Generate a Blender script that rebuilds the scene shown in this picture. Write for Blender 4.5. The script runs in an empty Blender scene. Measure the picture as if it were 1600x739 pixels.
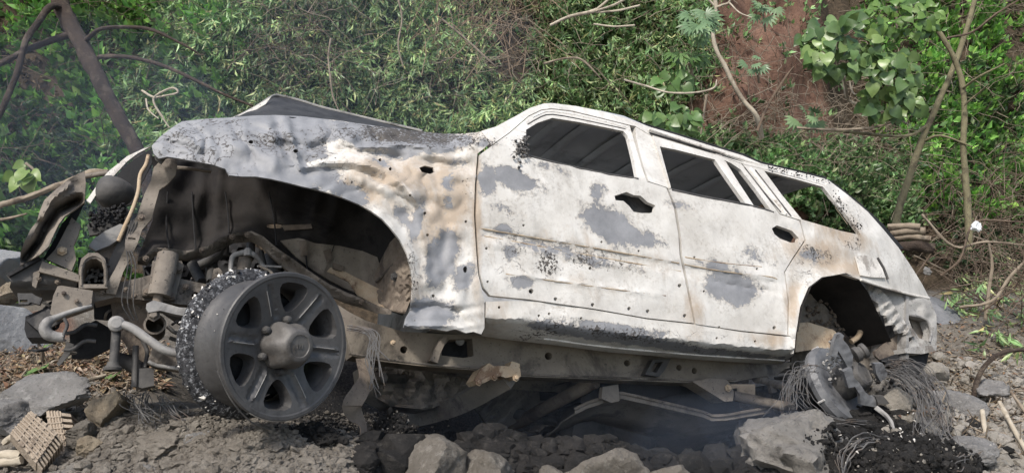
import bpy, bmesh, math, random
import numpy as np
from mathutils import Vector, Matrix, noise
from mathutils.geometry import delaunay_2d_cdt

random.seed(7)
RNG = np.random.default_rng(11)
D2R = math.radians
SC = bpy.context.scene
COL = SC.collection

# ------------------------------------------------------------------ camera
CAMZ, PITCH, FPX = 1.6, D2R(-3.0), 1200.0
cam_data = bpy.data.cameras.new('camera')
cam = bpy.data.objects.new('camera', cam_data)
COL.objects.link(cam)
cam.location = (0, 0, CAMZ)
cam.rotation_euler = (math.pi / 2 + PITCH, 0, 0)
cam_data.sensor_width = 36.0
cam_data.lens = 36.0 * FPX / 1600.0
cam_data.clip_start = 0.05
cam_data.clip_end = 500
SC.camera = cam

# ------------------------------------------------------------------ light
SUN_DIR = Vector((-0.28, -0.50, 0.82)).normalized()
world = bpy.data.worlds.new('World')
SC.world = world
world.use_nodes = True
wn = world.node_tree.nodes
wl = world.node_tree.links
bg = wn['Background']
sky = wn.new('ShaderNodeTexSky')
sky.sky_type = 'NISHITA'
sky.sun_disc = False
sky.sun_elevation = math.asin(SUN_DIR.z)
sky.sun_rotation = math.atan2(SUN_DIR.x, SUN_DIR.y)
sky.air_density = 1.4
sky.dust_density = 3.0
wl.new(sky.outputs[0], bg.inputs[0])
bg.inputs[1].default_value = 0.125
sd = bpy.data.lights.new('sun', 'SUN')
sd.energy = 2.5
sd.angle = D2R(6)
sd.color = (1.0, 0.95, 0.88)
sun = bpy.data.objects.new('sun', sd)
COL.objects.link(sun)
sun.rotation_euler = SUN_DIR.to_track_quat('Z', 'Y').to_euler()
SC.view_settings.view_transform = 'Standard'
SC.view_settings.look = 'None'
SC.view_settings.gamma = 1.0
SC.view_settings.exposure = 0.6

# ------------------------------------------------------------------ geometry of the place
CF = Vector((0, math.cos(PITCH), math.sin(PITCH)))
CU = Vector((0, -math.sin(PITCH), math.cos(PITCH)))
CR = Vector((1, 0, 0))
CC = Vector((0, 0, CAMZ))


def ray(px, py):
    return CF + CR * ((px - 800) / FPX) - CU * ((py - 369.5) / FPX)


def W(px, py, d):
    return CC + ray(px, py) * d


# the car's own axes: u to its tail, v up its side, n out of its left side
ROLL = D2R(20)
P0 = W(450, 540, 2.65)
U = (W(1330, 540, 3.70) - P0).normalized()
v0 = (Vector((0, 0, 1)) - U * U.z).normalized()
n0 = U.cross(v0)
V = v0 * math.cos(ROLL) - n0 * math.sin(ROLL)
N = n0 * math.cos(ROLL) + v0 * math.sin(ROLL)
ROOT = W(760, 640, 3.4)


def Q(px, py, w=0.0):
    """point of the plane w metres inside the car's left side"""
    r = ray(px, py)
    t = (P0 - N * w - CC).dot(N) / r.dot(N)
    return CC + r * t


def depth(px, py, w=0.0):
    return (Q(px, py, w) - CC).dot(CF)


def interp(x, xs, ys):
    return float(np.interp(x, xs, ys))


# ------------------------------------------------------------------ object helpers
def tag(o, label=None, cat=None, group=None, kind=None):
    if label: o['label'] = label
    if cat: o['category'] = cat
    if group: o['group'] = group
    if kind: o['kind'] = kind
    return o


def empty(name, loc, label, cat, group=None):
    o = bpy.data.objects.new(name, None)
    o.empty_display_size = 0.1
    COL.objects.link(o)
    o.location = loc
    return tag(o, label, cat, group)


def wloc(o):
    l = Vector((0, 0, 0))
    while o is not None:
        l += o.location
        o = o.parent
    return l


def mesh_obj(name, verts, faces, mat, parent=None, loc=None, smooth=True, sharp=40, cols=None, attr='mask'):
    """verts in world metres"""
    me = bpy.data.meshes.new(name)
    va = np.array([tuple(v) for v in verts], dtype=np.float64) if not isinstance(verts, np.ndarray) else verts
    base = wloc(parent) if parent is not None else Vector((0, 0, 0))
    if loc is None:
        loc = Vector((0, 0, 0)) if parent is not None else Vector(va.mean(axis=0))
        if parent is None:
            loc.z = float(va[:, 2].min())
    else:
        loc = Vector(loc) - base
    va = va - np.array(base + loc)
    me.from_pydata(va.tolist(), [], [list(f) for f in faces])
    if cols is not None:
        a = me.color_attributes.new(attr, 'FLOAT_COLOR', 'POINT')
        ca = np.ones((len(va), 4), dtype=np.float32)
        ca[:, :np.array(cols).shape[1]] = np.array(cols)
        a.data.foreach_set('color', ca.ravel())
    if smooth:
        me.polygons.foreach_set('use_smooth', [True] * len(me.polygons))
        if sharp: me.set_sharp_from_angle(angle=D2R(sharp))
    me.materials.append(mat)
    me.update()
    o = bpy.data.objects.new(name, me)
    COL.objects.link(o)
    o.location = loc
    if parent is not None: o.parent = parent
    return o


def pip(pts, poly):
    x = pts[:, 0]; y = pts[:, 1]
    inside = np.zeros(len(pts), bool)
    n = len(poly)
    for i in range(n):
        x1, y1 = poly[i]; x2, y2 = poly[(i + 1) % n]
        c = (y1 > y) != (y2 > y)
        if y1 == y2: continue
        xi = (x2 - x1) * (y - y1) / (y2 - y1) + x1
        inside ^= c & (x < xi)
    return inside


def resample(poly, step):
    out = []
    n = len(poly)
    for i in range(n):
        a = np.array(poly[i], float); b = np.array(poly[(i + 1) % n], float)
        k = max(1, int(round(np.linalg.norm(b - a) / step)))
        for j in range(k): out.append(tuple(a + (b - a) * j / k))
    return out


def segdist(pts, line):
    best = np.full(len(pts), 1e9)
    for a, b in zip(line[:-1], line[1:]):
        a = np.array(a, float); b = np.array(b, float)
        ab = b - a
        t = np.clip(((pts - a) @ ab) / max(ab @ ab, 1e-9), 0, 1)
        best = np.minimum(best, np.linalg.norm(pts - (a + t[:, None] * ab), axis=1))
    return best


def sheet2d(outline, holes=(), step=6.0, jitter=0.2):
    """triangulated 2D sheet with clean edges"""
    ring = resample(outline, step)
    verts = list(ring); edges = [(i, (i + 1) % len(ring)) for i in range(len(ring))]
    for h in holes:
        r = resample(h, step); s = len(verts)
        verts += r; edges += [(s + i, s + (i + 1) % len(r)) for i in range(len(r))]
    o = np.array(outline, float)
    lo, hi = o.min(0), o.max(0)
    g = []
    rows = int((hi[1] - lo[1]) / (step * 0.87)) + 1
    for j in range(rows):
        y = lo[1] + (j + 0.5) * step * 0.87
        xs = np.arange(lo[0] + (j % 2) * step / 2, hi[0], step)
        g += [(x, y) for x in xs]
    if g:
        g = np.array(g) + RNG.uniform(-jitter, jitter, (len(g), 2)) * step
        ok = pip(g, outline)
        for h in holes: ok &= ~pip(g, h)
        ok &= segdist(g, list(outline) + [outline[0]]) > step * 0.45
        for h in holes: ok &= segdist(g, list(h) + [h[0]]) > step * 0.45
        verts += [tuple(p) for p in g[ok]]
    res = delaunay_2d_cdt([Vector(p) for p in verts], edges, [], 0, 1e-5)
    v2 = np.array([tuple(p) for p in res[0]])
    tri = np.array([list(f) for f in res[2] if len(f) == 3])
    c = v2[tri].mean(axis=1)
    ok = pip(c, outline)
    for h in holes: ok &= ~pip(c, h)
    return v2, tri[ok]


def thicken(v3, tri, off):
    """close a sheet into a solid: off is the vector to its back"""
    n = len(v3)
    v = np.vstack([v3, v3 + np.array(off)])
    cnt = {}
    for f in tri:
        for a, b in ((f[0], f[1]), (f[1], f[2]), (f[2], f[0])):
            cnt[(a, b)] = 1
    faces = [tuple(f) for f in tri] + [(f[2] + n, f[1] + n, f[0] + n) for f in tri]
    for (a, b) in cnt:
        if (b, a) not in cnt: faces.append((b, a, a + n, b + n))
    return v, faces


def panel(name, outline, holes=(), w=0.0, step=6.0, thick=0.006, mat=None, parent=None, mask=None, sharp=35, mp=None, nrm=None):
    """a sheet outlined as it is seen, laid in the car's side planes; w = metres inside the left side (number or function)"""
    v2, tri = sheet2d(outline, holes, step)
    wf = w if callable(w) else (lambda a, b: w)
    f = mp or Q
    v3 = np.array([tuple(f(p[0], p[1], wf(p[0], p[1]))) for p in v2])
    nn = nrm if nrm is not None else N
    e1 = v3[tri[:, 1]] - v3[tri[:, 0]]; e2 = v3[tri[:, 2]] - v3[tri[:, 0]]
    s = (np.cross(e1, e2) @ np.array(nn)).sum()
    if s < 0: tri = tri[:, ::-1]
    cols = None
    if mask is not None: cols = mask(v2)
    if thick:
        vv, ff = thicken(v3, tri, -np.array(nn) * thick)
        if cols is not None: cols = np.vstack([cols, cols])
    else:
        vv, ff = v3, tri
    return mesh_obj(name, vv, ff, mat, parent, sharp=sharp, cols=cols)


def ring_frame(pts):
    pts = [Vector(p) for p in pts]
    T = []
    for i in range(len(pts)):
        a = pts[max(i - 1, 0)]; b = pts[min(i + 1, len(pts) - 1)]
        t = b - a
        T.append(t.normalized() if t.length > 1e-9 else Vector((0, 0, 1)))
    ref = Vector((0, 0, 1)) if abs(T[0].z) < 0.9 else Vector((1, 0, 0))
    nrm = []
    n_ = (ref - T[0] * ref.dot(T[0])).normalized()
    for t in T:
        n_ = n_ - t * n_.dot(t)
        n_ = n_.normalized() if n_.length > 1e-6 else Vector((1, 0, 0))
        nrm.append(n_.copy())
    return pts, T, nrm


def smooth_path(pts, k=4):
    pts = [Vector(p) for p in pts]
    if len(pts) < 3 or k < 2: return pts
    out = []
    P = [pts[0] * 2 - pts[1]] + pts + [pts[-1] * 2 - pts[-2]]
    for i in range(1, len(P) - 2):
        a, b, c, d = P[i - 1], P[i], P[i + 1], P[i + 2]
        for j in range(k):
            t = j / k
            out.append(0.5 * ((2 * b) + (c - a) * t + (2 * a - 5 * b + 4 * c - d) * t * t + (3 * b - a - 3 * c + d) * t ** 3))
    out.append(pts[-1])
    return out


def tube_data(pts, rad, seg=8, k=4, knob=0.0):
    n_in = len(pts)
    sp = smooth_path(pts, k)
    rr = rad if hasattr(rad, '__len__') else [rad] * n_in
    ts = np.linspace(0, n_in - 1, len(sp))
    rs = np.interp(ts, range(n_in), rr)
    sp, T, NR = ring_frame(sp)
    vs, fs = [], []
    for i, p in enumerate(sp):
        b = T[i].cross(NR[i])
        for j in range(seg):
            a = 2 * math.pi * j / seg
            r = rs[i]
            if knob:
                r *= 1 + knob * noise.noise(Vector((p.x * 25 + math.cos(a), p.y * 25 + math.sin(a), p.z * 25)))
            vs.append(p + (NR[i] * math.cos(a) + b * math.sin(a)) * r)
    for i in range(len(sp) - 1):
        for j in range(seg):
            a = i * seg + j; b = i * seg + (j + 1) % seg
            fs.append((a, b, b + seg, a + seg))
    fs.append(tuple(range(seg))[::-1])
    fs.append(tuple(range((len(sp) - 1) * seg, len(sp) * seg)))
    return vs, fs


def merge(parts):
    V_, F_ = [], []
    for v, f in parts:
        o = len(V_)
        V_ += list(v)
        F_ += [tuple(i + o for i in q) for q in f]
    return V_, F_


def tube(name, pts, rad, mat, parent=None, seg=10, k=4, knob=0.0, sharp=50):
    v, f = tube_data(pts, rad, seg, k, knob)
    return mesh_obj(name, v, f, mat, parent, sharp=sharp)


def qt(name, pts, rad_px, mat, parent=None, seg=10, k=4, knob=0.0):
    """tube through (px, py, w) points, radius as seen"""
    P = [Q(*p) for p in pts]
    d = depth(*pts[len(pts) // 2])
    rr = [r * d / FPX for r in rad_px] if hasattr(rad_px, '__len__') else rad_px * d / FPX
    return tube(name, P, rr, mat, parent, seg, k, knob)


def lathe_data(center, axis, prof, seg=32, wob=None):
    axis = Vector(axis).normalized()
    ref = Vector((0, 0, 1)) if abs(axis.z) < 0.9 else Vector((1, 0, 0))
    e1 = (ref - axis * ref.dot(axis)).normalized(); e2 = axis.cross(e1)
    vs, fs = [], []
    for (r, h) in prof:
        for j in range(seg):
            a = 2 * math.pi * j / seg
            rr = r * (wob(a, h) if wob else 1)
            vs.append(center + axis * h + (e1 * math.cos(a) + e2 * math.sin(a)) * rr)
    for i in range(len(prof) - 1):
        for j in range(seg):
            a = i * seg + j; b = i * seg + (j + 1) % seg
            fs.append((a, b, b + seg, a + seg))
    if prof[0][0] < .021: fs.append(tuple(range(seg))[::-1])
    if prof[-1][0] < .021: fs.append(tuple(range((len(prof) - 1) * seg, len(prof) * seg)))
    return vs, fs


def lathe(name, center, axis, prof, mat, parent=None, seg=32, wob=None, sharp=35):
    v, f = lathe_data(center, axis, prof, seg, wob)
    return mesh_obj(name, v, f, mat, parent, sharp=sharp)


def bolt(px, py, w, r_px, mat, parent, name='bolt'):
    c = Q(px, py, w)
    r = r_px * depth(px, py, w) / FPX
    vs = [(r * 1.5, -0.004), (r * 1.5, 0.002), (r * 1.0, 0.002), (r * 0.95, r * 0.9), (r * 0.7, r * 1.1)]
    return lathe(name, c, N, vs, mat, parent, seg=6, sharp=30)


def ribbon(name, pts, widths, thick, mat, parent=None, k=4, mp=None, roll=None):
    """a bent strip through (px, py, w) points, widths in metres"""
    f = mp or Q
    P = smooth_path([f(*p) for p in pts], k)
    n_in = len(pts)
    ws = np.interp(np.linspace(0, n_in - 1, len(P)), range(n_in), widths)
    rl = np.interp(np.linspace(0, n_in - 1, len(P)), range(n_in), roll if roll else [0] * n_in)
    P, T, _ = ring_frame(P)
    vs, fs = [], []
    for i, p in enumerate(P):
        s = T[i].cross(N).normalized()
        up = s.cross(T[i]).normalized()
        a = rl[i]
        s2 = s * math.cos(a) + up * math.sin(a); u2 = up * math.cos(a) - s * math.sin(a)
        for sx, sz in ((-.5, .5), (.5, .5), (.5, -.5), (-.5, -.5)):
            vs.append(p + s2 * ws[i] * sx + u2 * thick * sz)
    for i in range(len(P) - 1):
        for j in range(4):
            a = i * 4 + j; b = i * 4 + (j + 1) % 4
            fs.append((a, b, b + 4, a + 4))
    m = len(P) * 4
    fs.append((3, 2, 1, 0)); fs.append((m - 4, m - 3, m - 2, m - 1))
    return mesh_obj(name, vs, fs, mat, parent, sharp=40)


# ------------------------------------------------------------------ numpy noise
_PERM = RNG.random((64, 64, 64))


def vnoise(x, y, z=0.0):
    x = np.asarray(x, float); y = np.asarray(y, float); z = np.asarray(z, float) + np.zeros_like(x)
    xi = np.floor(x).astype(int); yi = np.floor(y).astype(int); zi = np.floor(z).astype(int)
    fx = x - xi; fy = y - yi; fz = z - zi
    fx = fx * fx * (3 - 2 * fx); fy = fy * fy * (3 - 2 * fy); fz = fz * fz * (3 - 2 * fz)
    r = 0
    for a in (0, 1):
        for b in (0, 1):
            for c in (0, 1):
                wgt = (fx if a else 1 - fx) * (fy if b else 1 - fy) * (fz if c else 1 - fz)
                r = r + wgt * _PERM[(xi + a) % 64, (yi + b) % 64, (zi + c) % 64]
    return r * 2 - 1


def fbm(x, y, z=0.0, o=4):
    r = 0; a = 1; f = 1; t = 0
    for i in range(o):
        r = r + a * vnoise(x * f + 7.3 * i, y * f - 3.1 * i, z * f if np.ndim(z) or z else 0.37 * i)
        t += a; a *= 0.5; f *= 2.03
    return r / t


# ------------------------------------------------------------------ materials
class NT:
    def __init__(self, name, rough=0.8, spec=0.3):
        self.m = bpy.data.materials.new(name)
        self.m.use_nodes = True
        self.t = self.m.node_tree
        self.n = self.t.nodes
        self.b = self.n['Principled BSDF']
        self.b.inputs['Roughness'].default_value = rough
        self.b.inputs['Specular IOR Level'].default_value = spec
        self.tc = self.n.new('ShaderNodeTexCoord')

    def link(self, a, b): self.t.links.new(a, b)

    def noise(self, scale, detail=5, rough=0.6, dist=0.0, coord=None, stretch=None):
        nd = self.n.new('ShaderNodeTexNoise')
        nd.inputs['Scale'].default_value = scale
        nd.inputs['Detail'].default_value = detail
        nd.inputs['Roughness'].default_value = rough
        nd.inputs['Distortion'].default_value = dist
        src = self.tc.outputs['Object']
        if stretch:
            mp = self.n.new('ShaderNodeMapping')
            mp.inputs['Scale'].default_value = stretch
            self.link(src, mp.inputs[0]); src = mp.outputs[0]
        self.link(src, nd.inputs['Vector'])
        return nd.outputs['Fac']

    def voro(self, scale, feature='F1', out='Distance'):
        nd = self.n.new('ShaderNodeTexVoronoi')
        nd.feature = feature
        nd.inputs['Scale'].default_value = scale
        self.link(self.tc.outputs['Object'], nd.inputs['Vector'])
        return nd.outputs[out]

    def ramp(self, fac, a, b, lo=0.0, hi=1.0):
        nd = self.n.new('ShaderNodeMapRange')
        nd.clamp = True
        self.link(fac, nd.inputs['Value'])
        nd.inputs['From Min'].default_value = a
        nd.inputs['From Max'].default_value = b
        nd.inputs['To Min'].default_value = lo
        nd.inputs['To Max'].default_value = hi
        return nd.outputs[0]

    def math(self, op, a, b=None):
        nd = self.n.new('ShaderNodeMath')
        nd.operation = op
        for i, x in enumerate((a, b)):
            if x is None: continue
            if isinstance(x, (int, float)): nd.inputs[i].default_value = x
            else: self.link(x, nd.inputs[i])
        return nd.outputs[0]

    def mix(self, fac, a, b):
        nd = self.n.new('ShaderNodeMix')
        nd.data_type = 'RGBA'
        if isinstance(fac, (int, float)): nd.inputs[0].default_value = fac
        else: self.link(fac, nd.inputs[0])
        for i, x in ((6, a), (7, b)):
            if isinstance(x, tuple): nd.inputs[i].default_value = (*x, 1)
            else: self.link(x, nd.inputs[i])
        return nd.outputs[2]

    def mul(self, a, b):
        nd = self.n.new('ShaderNodeMix')
        nd.data_type = 'RGBA'; nd.blend_type = 'MULTIPLY'
        nd.inputs[0].default_value = 1
        for i, x in ((6, a), (7, b)):
            if isinstance(x, tuple): nd.inputs[i].default_value = (*x, 1)
            else: self.link(x, nd.inputs[i])
        return nd.outputs[2]

    def attr(self, name='mask'):
        nd = self.n.new('ShaderNodeAttribute')
        nd.attribute_name = name
        sp = self.n.new('ShaderNodeSeparateColor')
        self.link(nd.outputs['Color'], sp.inputs[0])
        return nd.outputs['Color'], sp.outputs[0], sp.outputs[1], sp.outputs[2]

    def color(self, c):
        if isinstance(c, tuple): self.b.inputs['Base Color'].default_value = (*c, 1)
        else: self.link(c, self.b.inputs['Base Color'])

    def rough(self, r): self.link(r, self.b.inputs['Roughness'])

    def bump(self, h, strength=0.5, dist=0.01):
        nd = self.n.new('ShaderNodeBump')
        nd.inputs['Strength'].default_value = strength
        nd.inputs['Distance'].default_value = dist
        self.link(h, nd.inputs['Height'])
        prev = self.b.inputs['Normal'].links
        if prev: self.link(prev[0].from_socket, nd.inputs['Normal'])
        self.link(nd.outputs[0], self.b.inputs['Normal'])


def mat_grime(name, c1, c2, c3=None, scale=14, rough=0.8, bump=0.35, metallic=0.0, spec=0.3, speck=0.0, dist=0.006):
    m = NT(name, rough, spec)
    n1 = m.noise(scale, 6, 0.65)
    c = m.mix(m.ramp(n1, 0.35, 0.65), c1, c2)
    if c3:
        n2 = m.noise(scale * 0.45, 6, 0.7, 0.4)
        c = m.mix(m.ramp(n2, 0.52, 0.62), c, c3)
    if speck:
        n3 = m.noise(scale * 9, 3, 0.6)
        c = m.mix(m.ramp(n3, 0.62, 0.68, 0, speck), c, (0.02, 0.02, 0.022))
    m.color(c)
    m.b.inputs['Metallic'].default_value = metallic
    n4 = m.noise(scale * 6, 4, 0.6)
    m.bump(n4, bump, dist)
    m.rough(m.ramp(n1, 0.3, 0.7, rough - 0.12, min(1, rough + 0.12)))
    return m.m


def mat_ashpaint():
    m = NT('ash_paint', 0.75, 0.3)
    col, r, g, b = m.attr('mask')
    white = m.mix(m.ramp(m.noise(4, 6, 0.65), 0.38, 0.66), (0.64, 0.625, 0.595), (0.49, 0.47, 0.435))
    # rain-like vertical washes of grey ash
    wash = m.noise(16, 6, 0.7, 0.2, stretch=(1, 1, 0.22))
    white = m.mix(m.ramp(wash, 0.50, 0.72, 0, 0.6), white, (0.38, 0.365, 0.34))
    # tan heat stains, streaky
    n = m.math('ADD', m.math('MULTIPLY', m.noise(9, 8, 0.72, 0.3, stretch=(1, 1, 0.45)), 1.3), g)
    c = m.mix(m.ramp(n, 0.80, 1.16, 0, 0.75), white, (0.34, 0.255, 0.175))
    fine = m.noise(60, 6, 0.75)
    mott = m.noise(6, 4, 0.6)
    c = m.mix(m.math('MULTIPLY', m.ramp(fine, 0.50, 0.66, 0, 0.7), m.ramp(mott, 0.42, 0.62)), c, (0.29, 0.26, 0.225))
    # bare grey primer with flaked edge; on the lower sill also painted shade
    ng = m.math('ADD', m.math('MULTIPLY', m.noise(11, 8, 0.7, 0.35), 1.5), m.math('MULTIPLY', m.noise(42, 5, 0.7), 0.7))
    ng = m.math('ADD', ng, r)
    fg = m.math('MAXIMUM', m.ramp(ng, 1.54, 1.61), m.math('MULTIPLY', m.ramp(ng, 1.36, 1.56, 0, 0.9), m.ramp(m.noise(75, 5, 0.75), 0.50, 0.58)))
    halo = m.ramp(ng, 1.34, 1.57)
    c = m.mix(m.math('MULTIPLY', halo, 0.45), c, (0.45, 0.40, 0.34))
    c = m.mix(fg, c, m.mix(m.ramp(m.noise(7, 6, 0.7), 0.35, 0.65), (0.19, 0.194, 0.205), (0.28, 0.283, 0.295)))
    # black scorched crumbs, and painted shade low on the sill
    nb = m.math('ADD', m.math('MULTIPLY', m.noise(90, 4, 0.65), 0.6), m.math('MULTIPLY', m.noise(13, 6, 0.7), 0.4))
    nb = m.math('ADD', nb, b)
    fb = m.ramp(nb, 0.665, 0.70)
    c = m.mix(fb, c, m.mix(m.noise(40, 3, 0.6), (0.03, 0.03, 0.032), (0.13, 0.115, 0.10)))
    # cracks in the scorched coat
    cr = m.n.new('ShaderNodeTexVoronoi')
    cr.feature = 'DISTANCE_TO_EDGE'
    cr.inputs['Scale'].default_value = 6.5
    wv = m.n.new('ShaderNodeTexNoise'); wv.inputs['Scale'].default_value = 9; wv.inputs['Detail'].default_value = 6
    m.link(m.tc.outputs['Object'], wv.inputs['Vector'])
    mixv = m.n.new('ShaderNodeMix'); mixv.data_type = 'VECTOR'; mixv.inputs[0].default_value = 0.25
    m.link(m.tc.outputs['Object'], mixv.inputs[4]); m.link(wv.outputs['Color'], mixv.inputs[5])
    m.link(mixv.outputs[1], cr.inputs['Vector'])
    fc = m.math('MULTIPLY', m.ramp(cr.outputs['Distance'], 0.004, 0.013, 1, 0), m.ramp(b, 0.05, 0.1))
    c = m.mix(m.math('MULTIPLY', fc, 0.85), c, (0.06, 0.05, 0.045))
    m.color(c)
    m.rough(m.ramp(fg, 0, 1, 0.85, 0.55))
    h = m.math('ADD', m.math('MULTIPLY', fg, -0.6), m.math('MULTIPLY', fb, 1.0))
    h = m.math('ADD', h, m.math('MULTIPLY', fine, 0.5))
    h = m.math('ADD', h, m.math('MULTIPLY', fc, -1.0))
    m.bump(h, 0.6, 0.005)
    m.bump(m.noise(14, 3, 0.5), 0.25, 0.012)
    return m.m


def mat_leaf(name, transl=0.28, rough=0.36):
    m = NT(name, rough, 0.5)
    col, r, g, b = m.attr('tint')
    nz = m.noise(35, 3, 0.6)
    c = m.mul(col, m.mix(nz, (0.7, 0.7, 0.7), (1.25, 1.25, 1.2)))
    m.color(c)
    tr = m.n.new('ShaderNodeBsdfTranslucent')
    m.link(c, tr.inputs[0])
    mx = m.n.new('ShaderNodeMixShader')
    mx.inputs[0].default_value = transl
    out = m.n['Material Output']
    m.link(m.b.outputs[0], mx.inputs[1]); m.link(tr.outputs[0], mx.inputs[2])
    m.link(mx.outputs[0], out.inputs[0])
    return m.m


def mat_rock(name, c1, c2, c3, scale=7, bump=0.8):
    m = NT(name, 0.92, 0.15)
    n1 = m.noise(scale, 8, 0.65, 0.3)
    c = m.mix(m.ramp(n1, 0.38, 0.62), c1, c2)
    n2 = m.noise(scale * 2.7, 8, 0.72)
    c = m.mix(m.ramp(n2, 0.54, 0.66, 0, 0.9), c, c3)
    n3 = m.noise(scale * 14, 4, 0.7)
    c = m.mix(m.ramp(n3, 0.58, 0.72, 0, 0.7), c, (0.055, 0.05, 0.045))
    m.color(c)
    m.bump(m.noise(scale * 3, 10, 0.75), bump, 0.05)
    m.bump(n3, 0.5, 0.006)
    return m.m


def mat_ground():
    m = NT('ground_soil', 0.95, 0.1)
    col, r, g, b = m.attr('mask')
    n1 = m.noise(2.6, 8, 0.68); n2 = m.noise(22, 6, 0.7); n3 = m.noise(90, 4, 0.7)
    c = m.mix(m.ramp(n1, 0.35, 0.65), (0.115, 0.10, 0.083), (0.19, 0.172, 0.148))
    c = m.mix(m.ramp(n2, 0.5, 0.68, 0, 0.8), c, (0.29, 0.27, 0.24))
    at = m.n.new('ShaderNodeAttribute'); at.attribute_name = 'mask'
    mould = m.mix(m.ramp(n2, 0.4, 0.65), (0.045, 0.036, 0.026), (0.095, 0.072, 0.05))
    c = m.mix(at.outputs['Alpha'], c, mould)
    # red bank earth
    red = m.mix(m.ramp(m.noise(5, 8, 0.7), 0.35, 0.7), (0.13, 0.075, 0.055), (0.235, 0.145, 0.108))
    red = m.mix(m.ramp(n2, 0.55, 0.7, 0, 0.7), red, (0.085, 0.05, 0.038))
    c = m.mix(m.ramp(m.math('ADD', r, m.math('MULTIPLY', n1, 0.4)), 0.55, 0.75), c, red)
    # ash-grey crumbly burn debris
    ash = m.mix(m.ramp(n3, 0.4, 0.62), (0.13, 0.12, 0.107), (0.27, 0.255, 0.23))
    c = m.mix(m.ramp(m.math('ADD', b, m.math('MULTIPLY', n2, 0.4)), 0.55, 0.8), c, ash)
    soot = m.mix(m.ramp(n3, 0.45, 0.7), (0.014, 0.014, 0.015), (0.06, 0.055, 0.05))
    c = m.mix(m.ramp(m.math('ADD', g, m.math('MULTIPLY', n2, 0.5)), 0.6, 0.85), c, soot)
    c = m.mix(m.ramp(n3, 0.6, 0.75, 0, 0.6), c, (0.045, 0.04, 0.033))
    m.color(c)
    m.bump(n2, 0.8, 0.03)
    m.bump(n3, 0.7, 0.008)
    return m.m


M = {}
M['paint'] = mat_ashpaint()
M['dust'] = mat_grime('dusty_metal', (0.15, 0.13, 0.11), (0.235, 0.205, 0.172), (0.075, 0.064, 0.054), 9, 0.85, 0.5, speck=0.8)
M['tan'] = mat_grime('tan_scale', (0.40, 0.30, 0.20), (0.46, 0.38, 0.28), (0.20, 0.13, 0.085), 16, 0.85, 0.35, speck=0.6)
M['brown'] = mat_grime('brown_scale', (0.125, 0.10, 0.08), (0.20, 0.165, 0.13), (0.075, 0.06, 0.05), 15, 0.8, 0.4, speck=0.6)
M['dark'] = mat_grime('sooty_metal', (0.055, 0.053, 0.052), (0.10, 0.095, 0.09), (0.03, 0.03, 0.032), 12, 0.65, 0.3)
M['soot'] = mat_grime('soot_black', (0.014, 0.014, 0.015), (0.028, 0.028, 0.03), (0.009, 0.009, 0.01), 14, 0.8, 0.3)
M['grey'] = mat_grime('grey_steel', (0.20, 0.195, 0.19), (0.29, 0.28, 0.265), (0.12, 0.115, 0.11), 14, 0.6, 0.25, spec=0.4)
M['alloy'] = mat_grime('scorched_alloy', (0.062, 0.061, 0.062), (0.10, 0.097, 0.096), (0.045, 0.043, 0.043), 7, 0.5, 0.3, metallic=0.2, spec=0.4, speck=0.3)
M['hubcap'] = mat_grime('browned_hub', (0.085, 0.08, 0.076), (0.125, 0.118, 0.11), (0.07, 0.063, 0.057), 12, 0.5, 0.3, spec=0.4, speck=.3)
M['wear'] = mat_grime('worn_edge', (0.36, 0.35, 0.34), (0.5, 0.49, 0.48), None, 30, 0.5, 0.1)
M['ceil'] = mat_grime('smoked_ceiling', (0.40, 0.42, 0.455), (0.50, 0.52, 0.55), (0.28, 0.295, 0.32), 5, 0.7, 0.15)
M['whitemetal'] = mat_grime('ash_white_metal', (0.62, 0.59, 0.55), (0.74, 0.71, 0.66), (0.35, 0.32, 0.29), 14, 0.75, 0.3, speck=0.8)
M['wire'] = mat_grime('burnt_wire', (0.075, 0.074, 0.076), (0.14, 0.135, 0.13), (0.09, 0.07, 0.057), 22, 0.7, 0.2)
M['well'] = mat_grime('shaded_wheel_well', (0.022, 0.021, 0.021), (0.042, 0.038, 0.036), (0.014, 0.013, 0.014), 6, 0.88, 0.3, speck=0.4, spec=.12)  # soot base taken near-black to carry the shade up in the well
M['under'] = mat_grime('sooted_underside', (0.16, 0.142, 0.122), (0.225, 0.20, 0.172), (0.09, 0.08, 0.072), 9, 0.8, 0.35, speck=0.5)
M['disc'] = mat_grime('blued_disc', (0.10, 0.103, 0.11), (0.155, 0.157, 0.163), (0.06, 0.06, 0.065), 16, 0.5, 0.3, spec=0.4)
M['bonnet'] = mat_grime('burnt_bonnet', (0.03, 0.031, 0.034), (0.055, 0.056, 0.06), (0.02, 0.02, 0.022), 9, 0.6, 0.3)
# ------------------------------------------------------------------ the ground, one sheet with the hillside in it
_cp = []
for (px, py, d) in ((50, 735, 2.6), (250, 735, 2.5), (450, 725, 2.42), (620, 760, 2.55), (850, 775, 2.65), (1000, 770, 2.75), (1250, 745, 2.8),
                    (1450, 735, 2.9), (1590, 739, 3.0), (-200, 735, 2.7), (1850, 735, 3.1),
                    (50, 650, 3.1), (60, 600, 3.5), (50, 560, 4.2), (20, 480, 5.0), (110, 560, 3.9), (-300, 560, 4.2), (-300, 640, 3.2),
                    (420, 670, 2.5), (300, 655, 2.62), (220, 640, 2.85), (540, 690, 2.6),
                    (700, 705, 3.2), (640, 690, 3.3), (850, 700, 3.3), (1000, 700, 3.4), (1150, 690, 3.4), (760, 690, 2.95), (920, 700, 3.0),
                    (1260, 670, 3.2), (1400, 620, 3.5), (1450, 575, 3.95), (1500, 500, 4.9), (1560, 650, 3.6), (1590, 570, 4.3), (1590, 490, 5.3),
                    (1460, 470, 5.3), (1850, 560, 4.5), (1850, 640, 3.5)):
    _cp.append(W(px, py, d))
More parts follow.
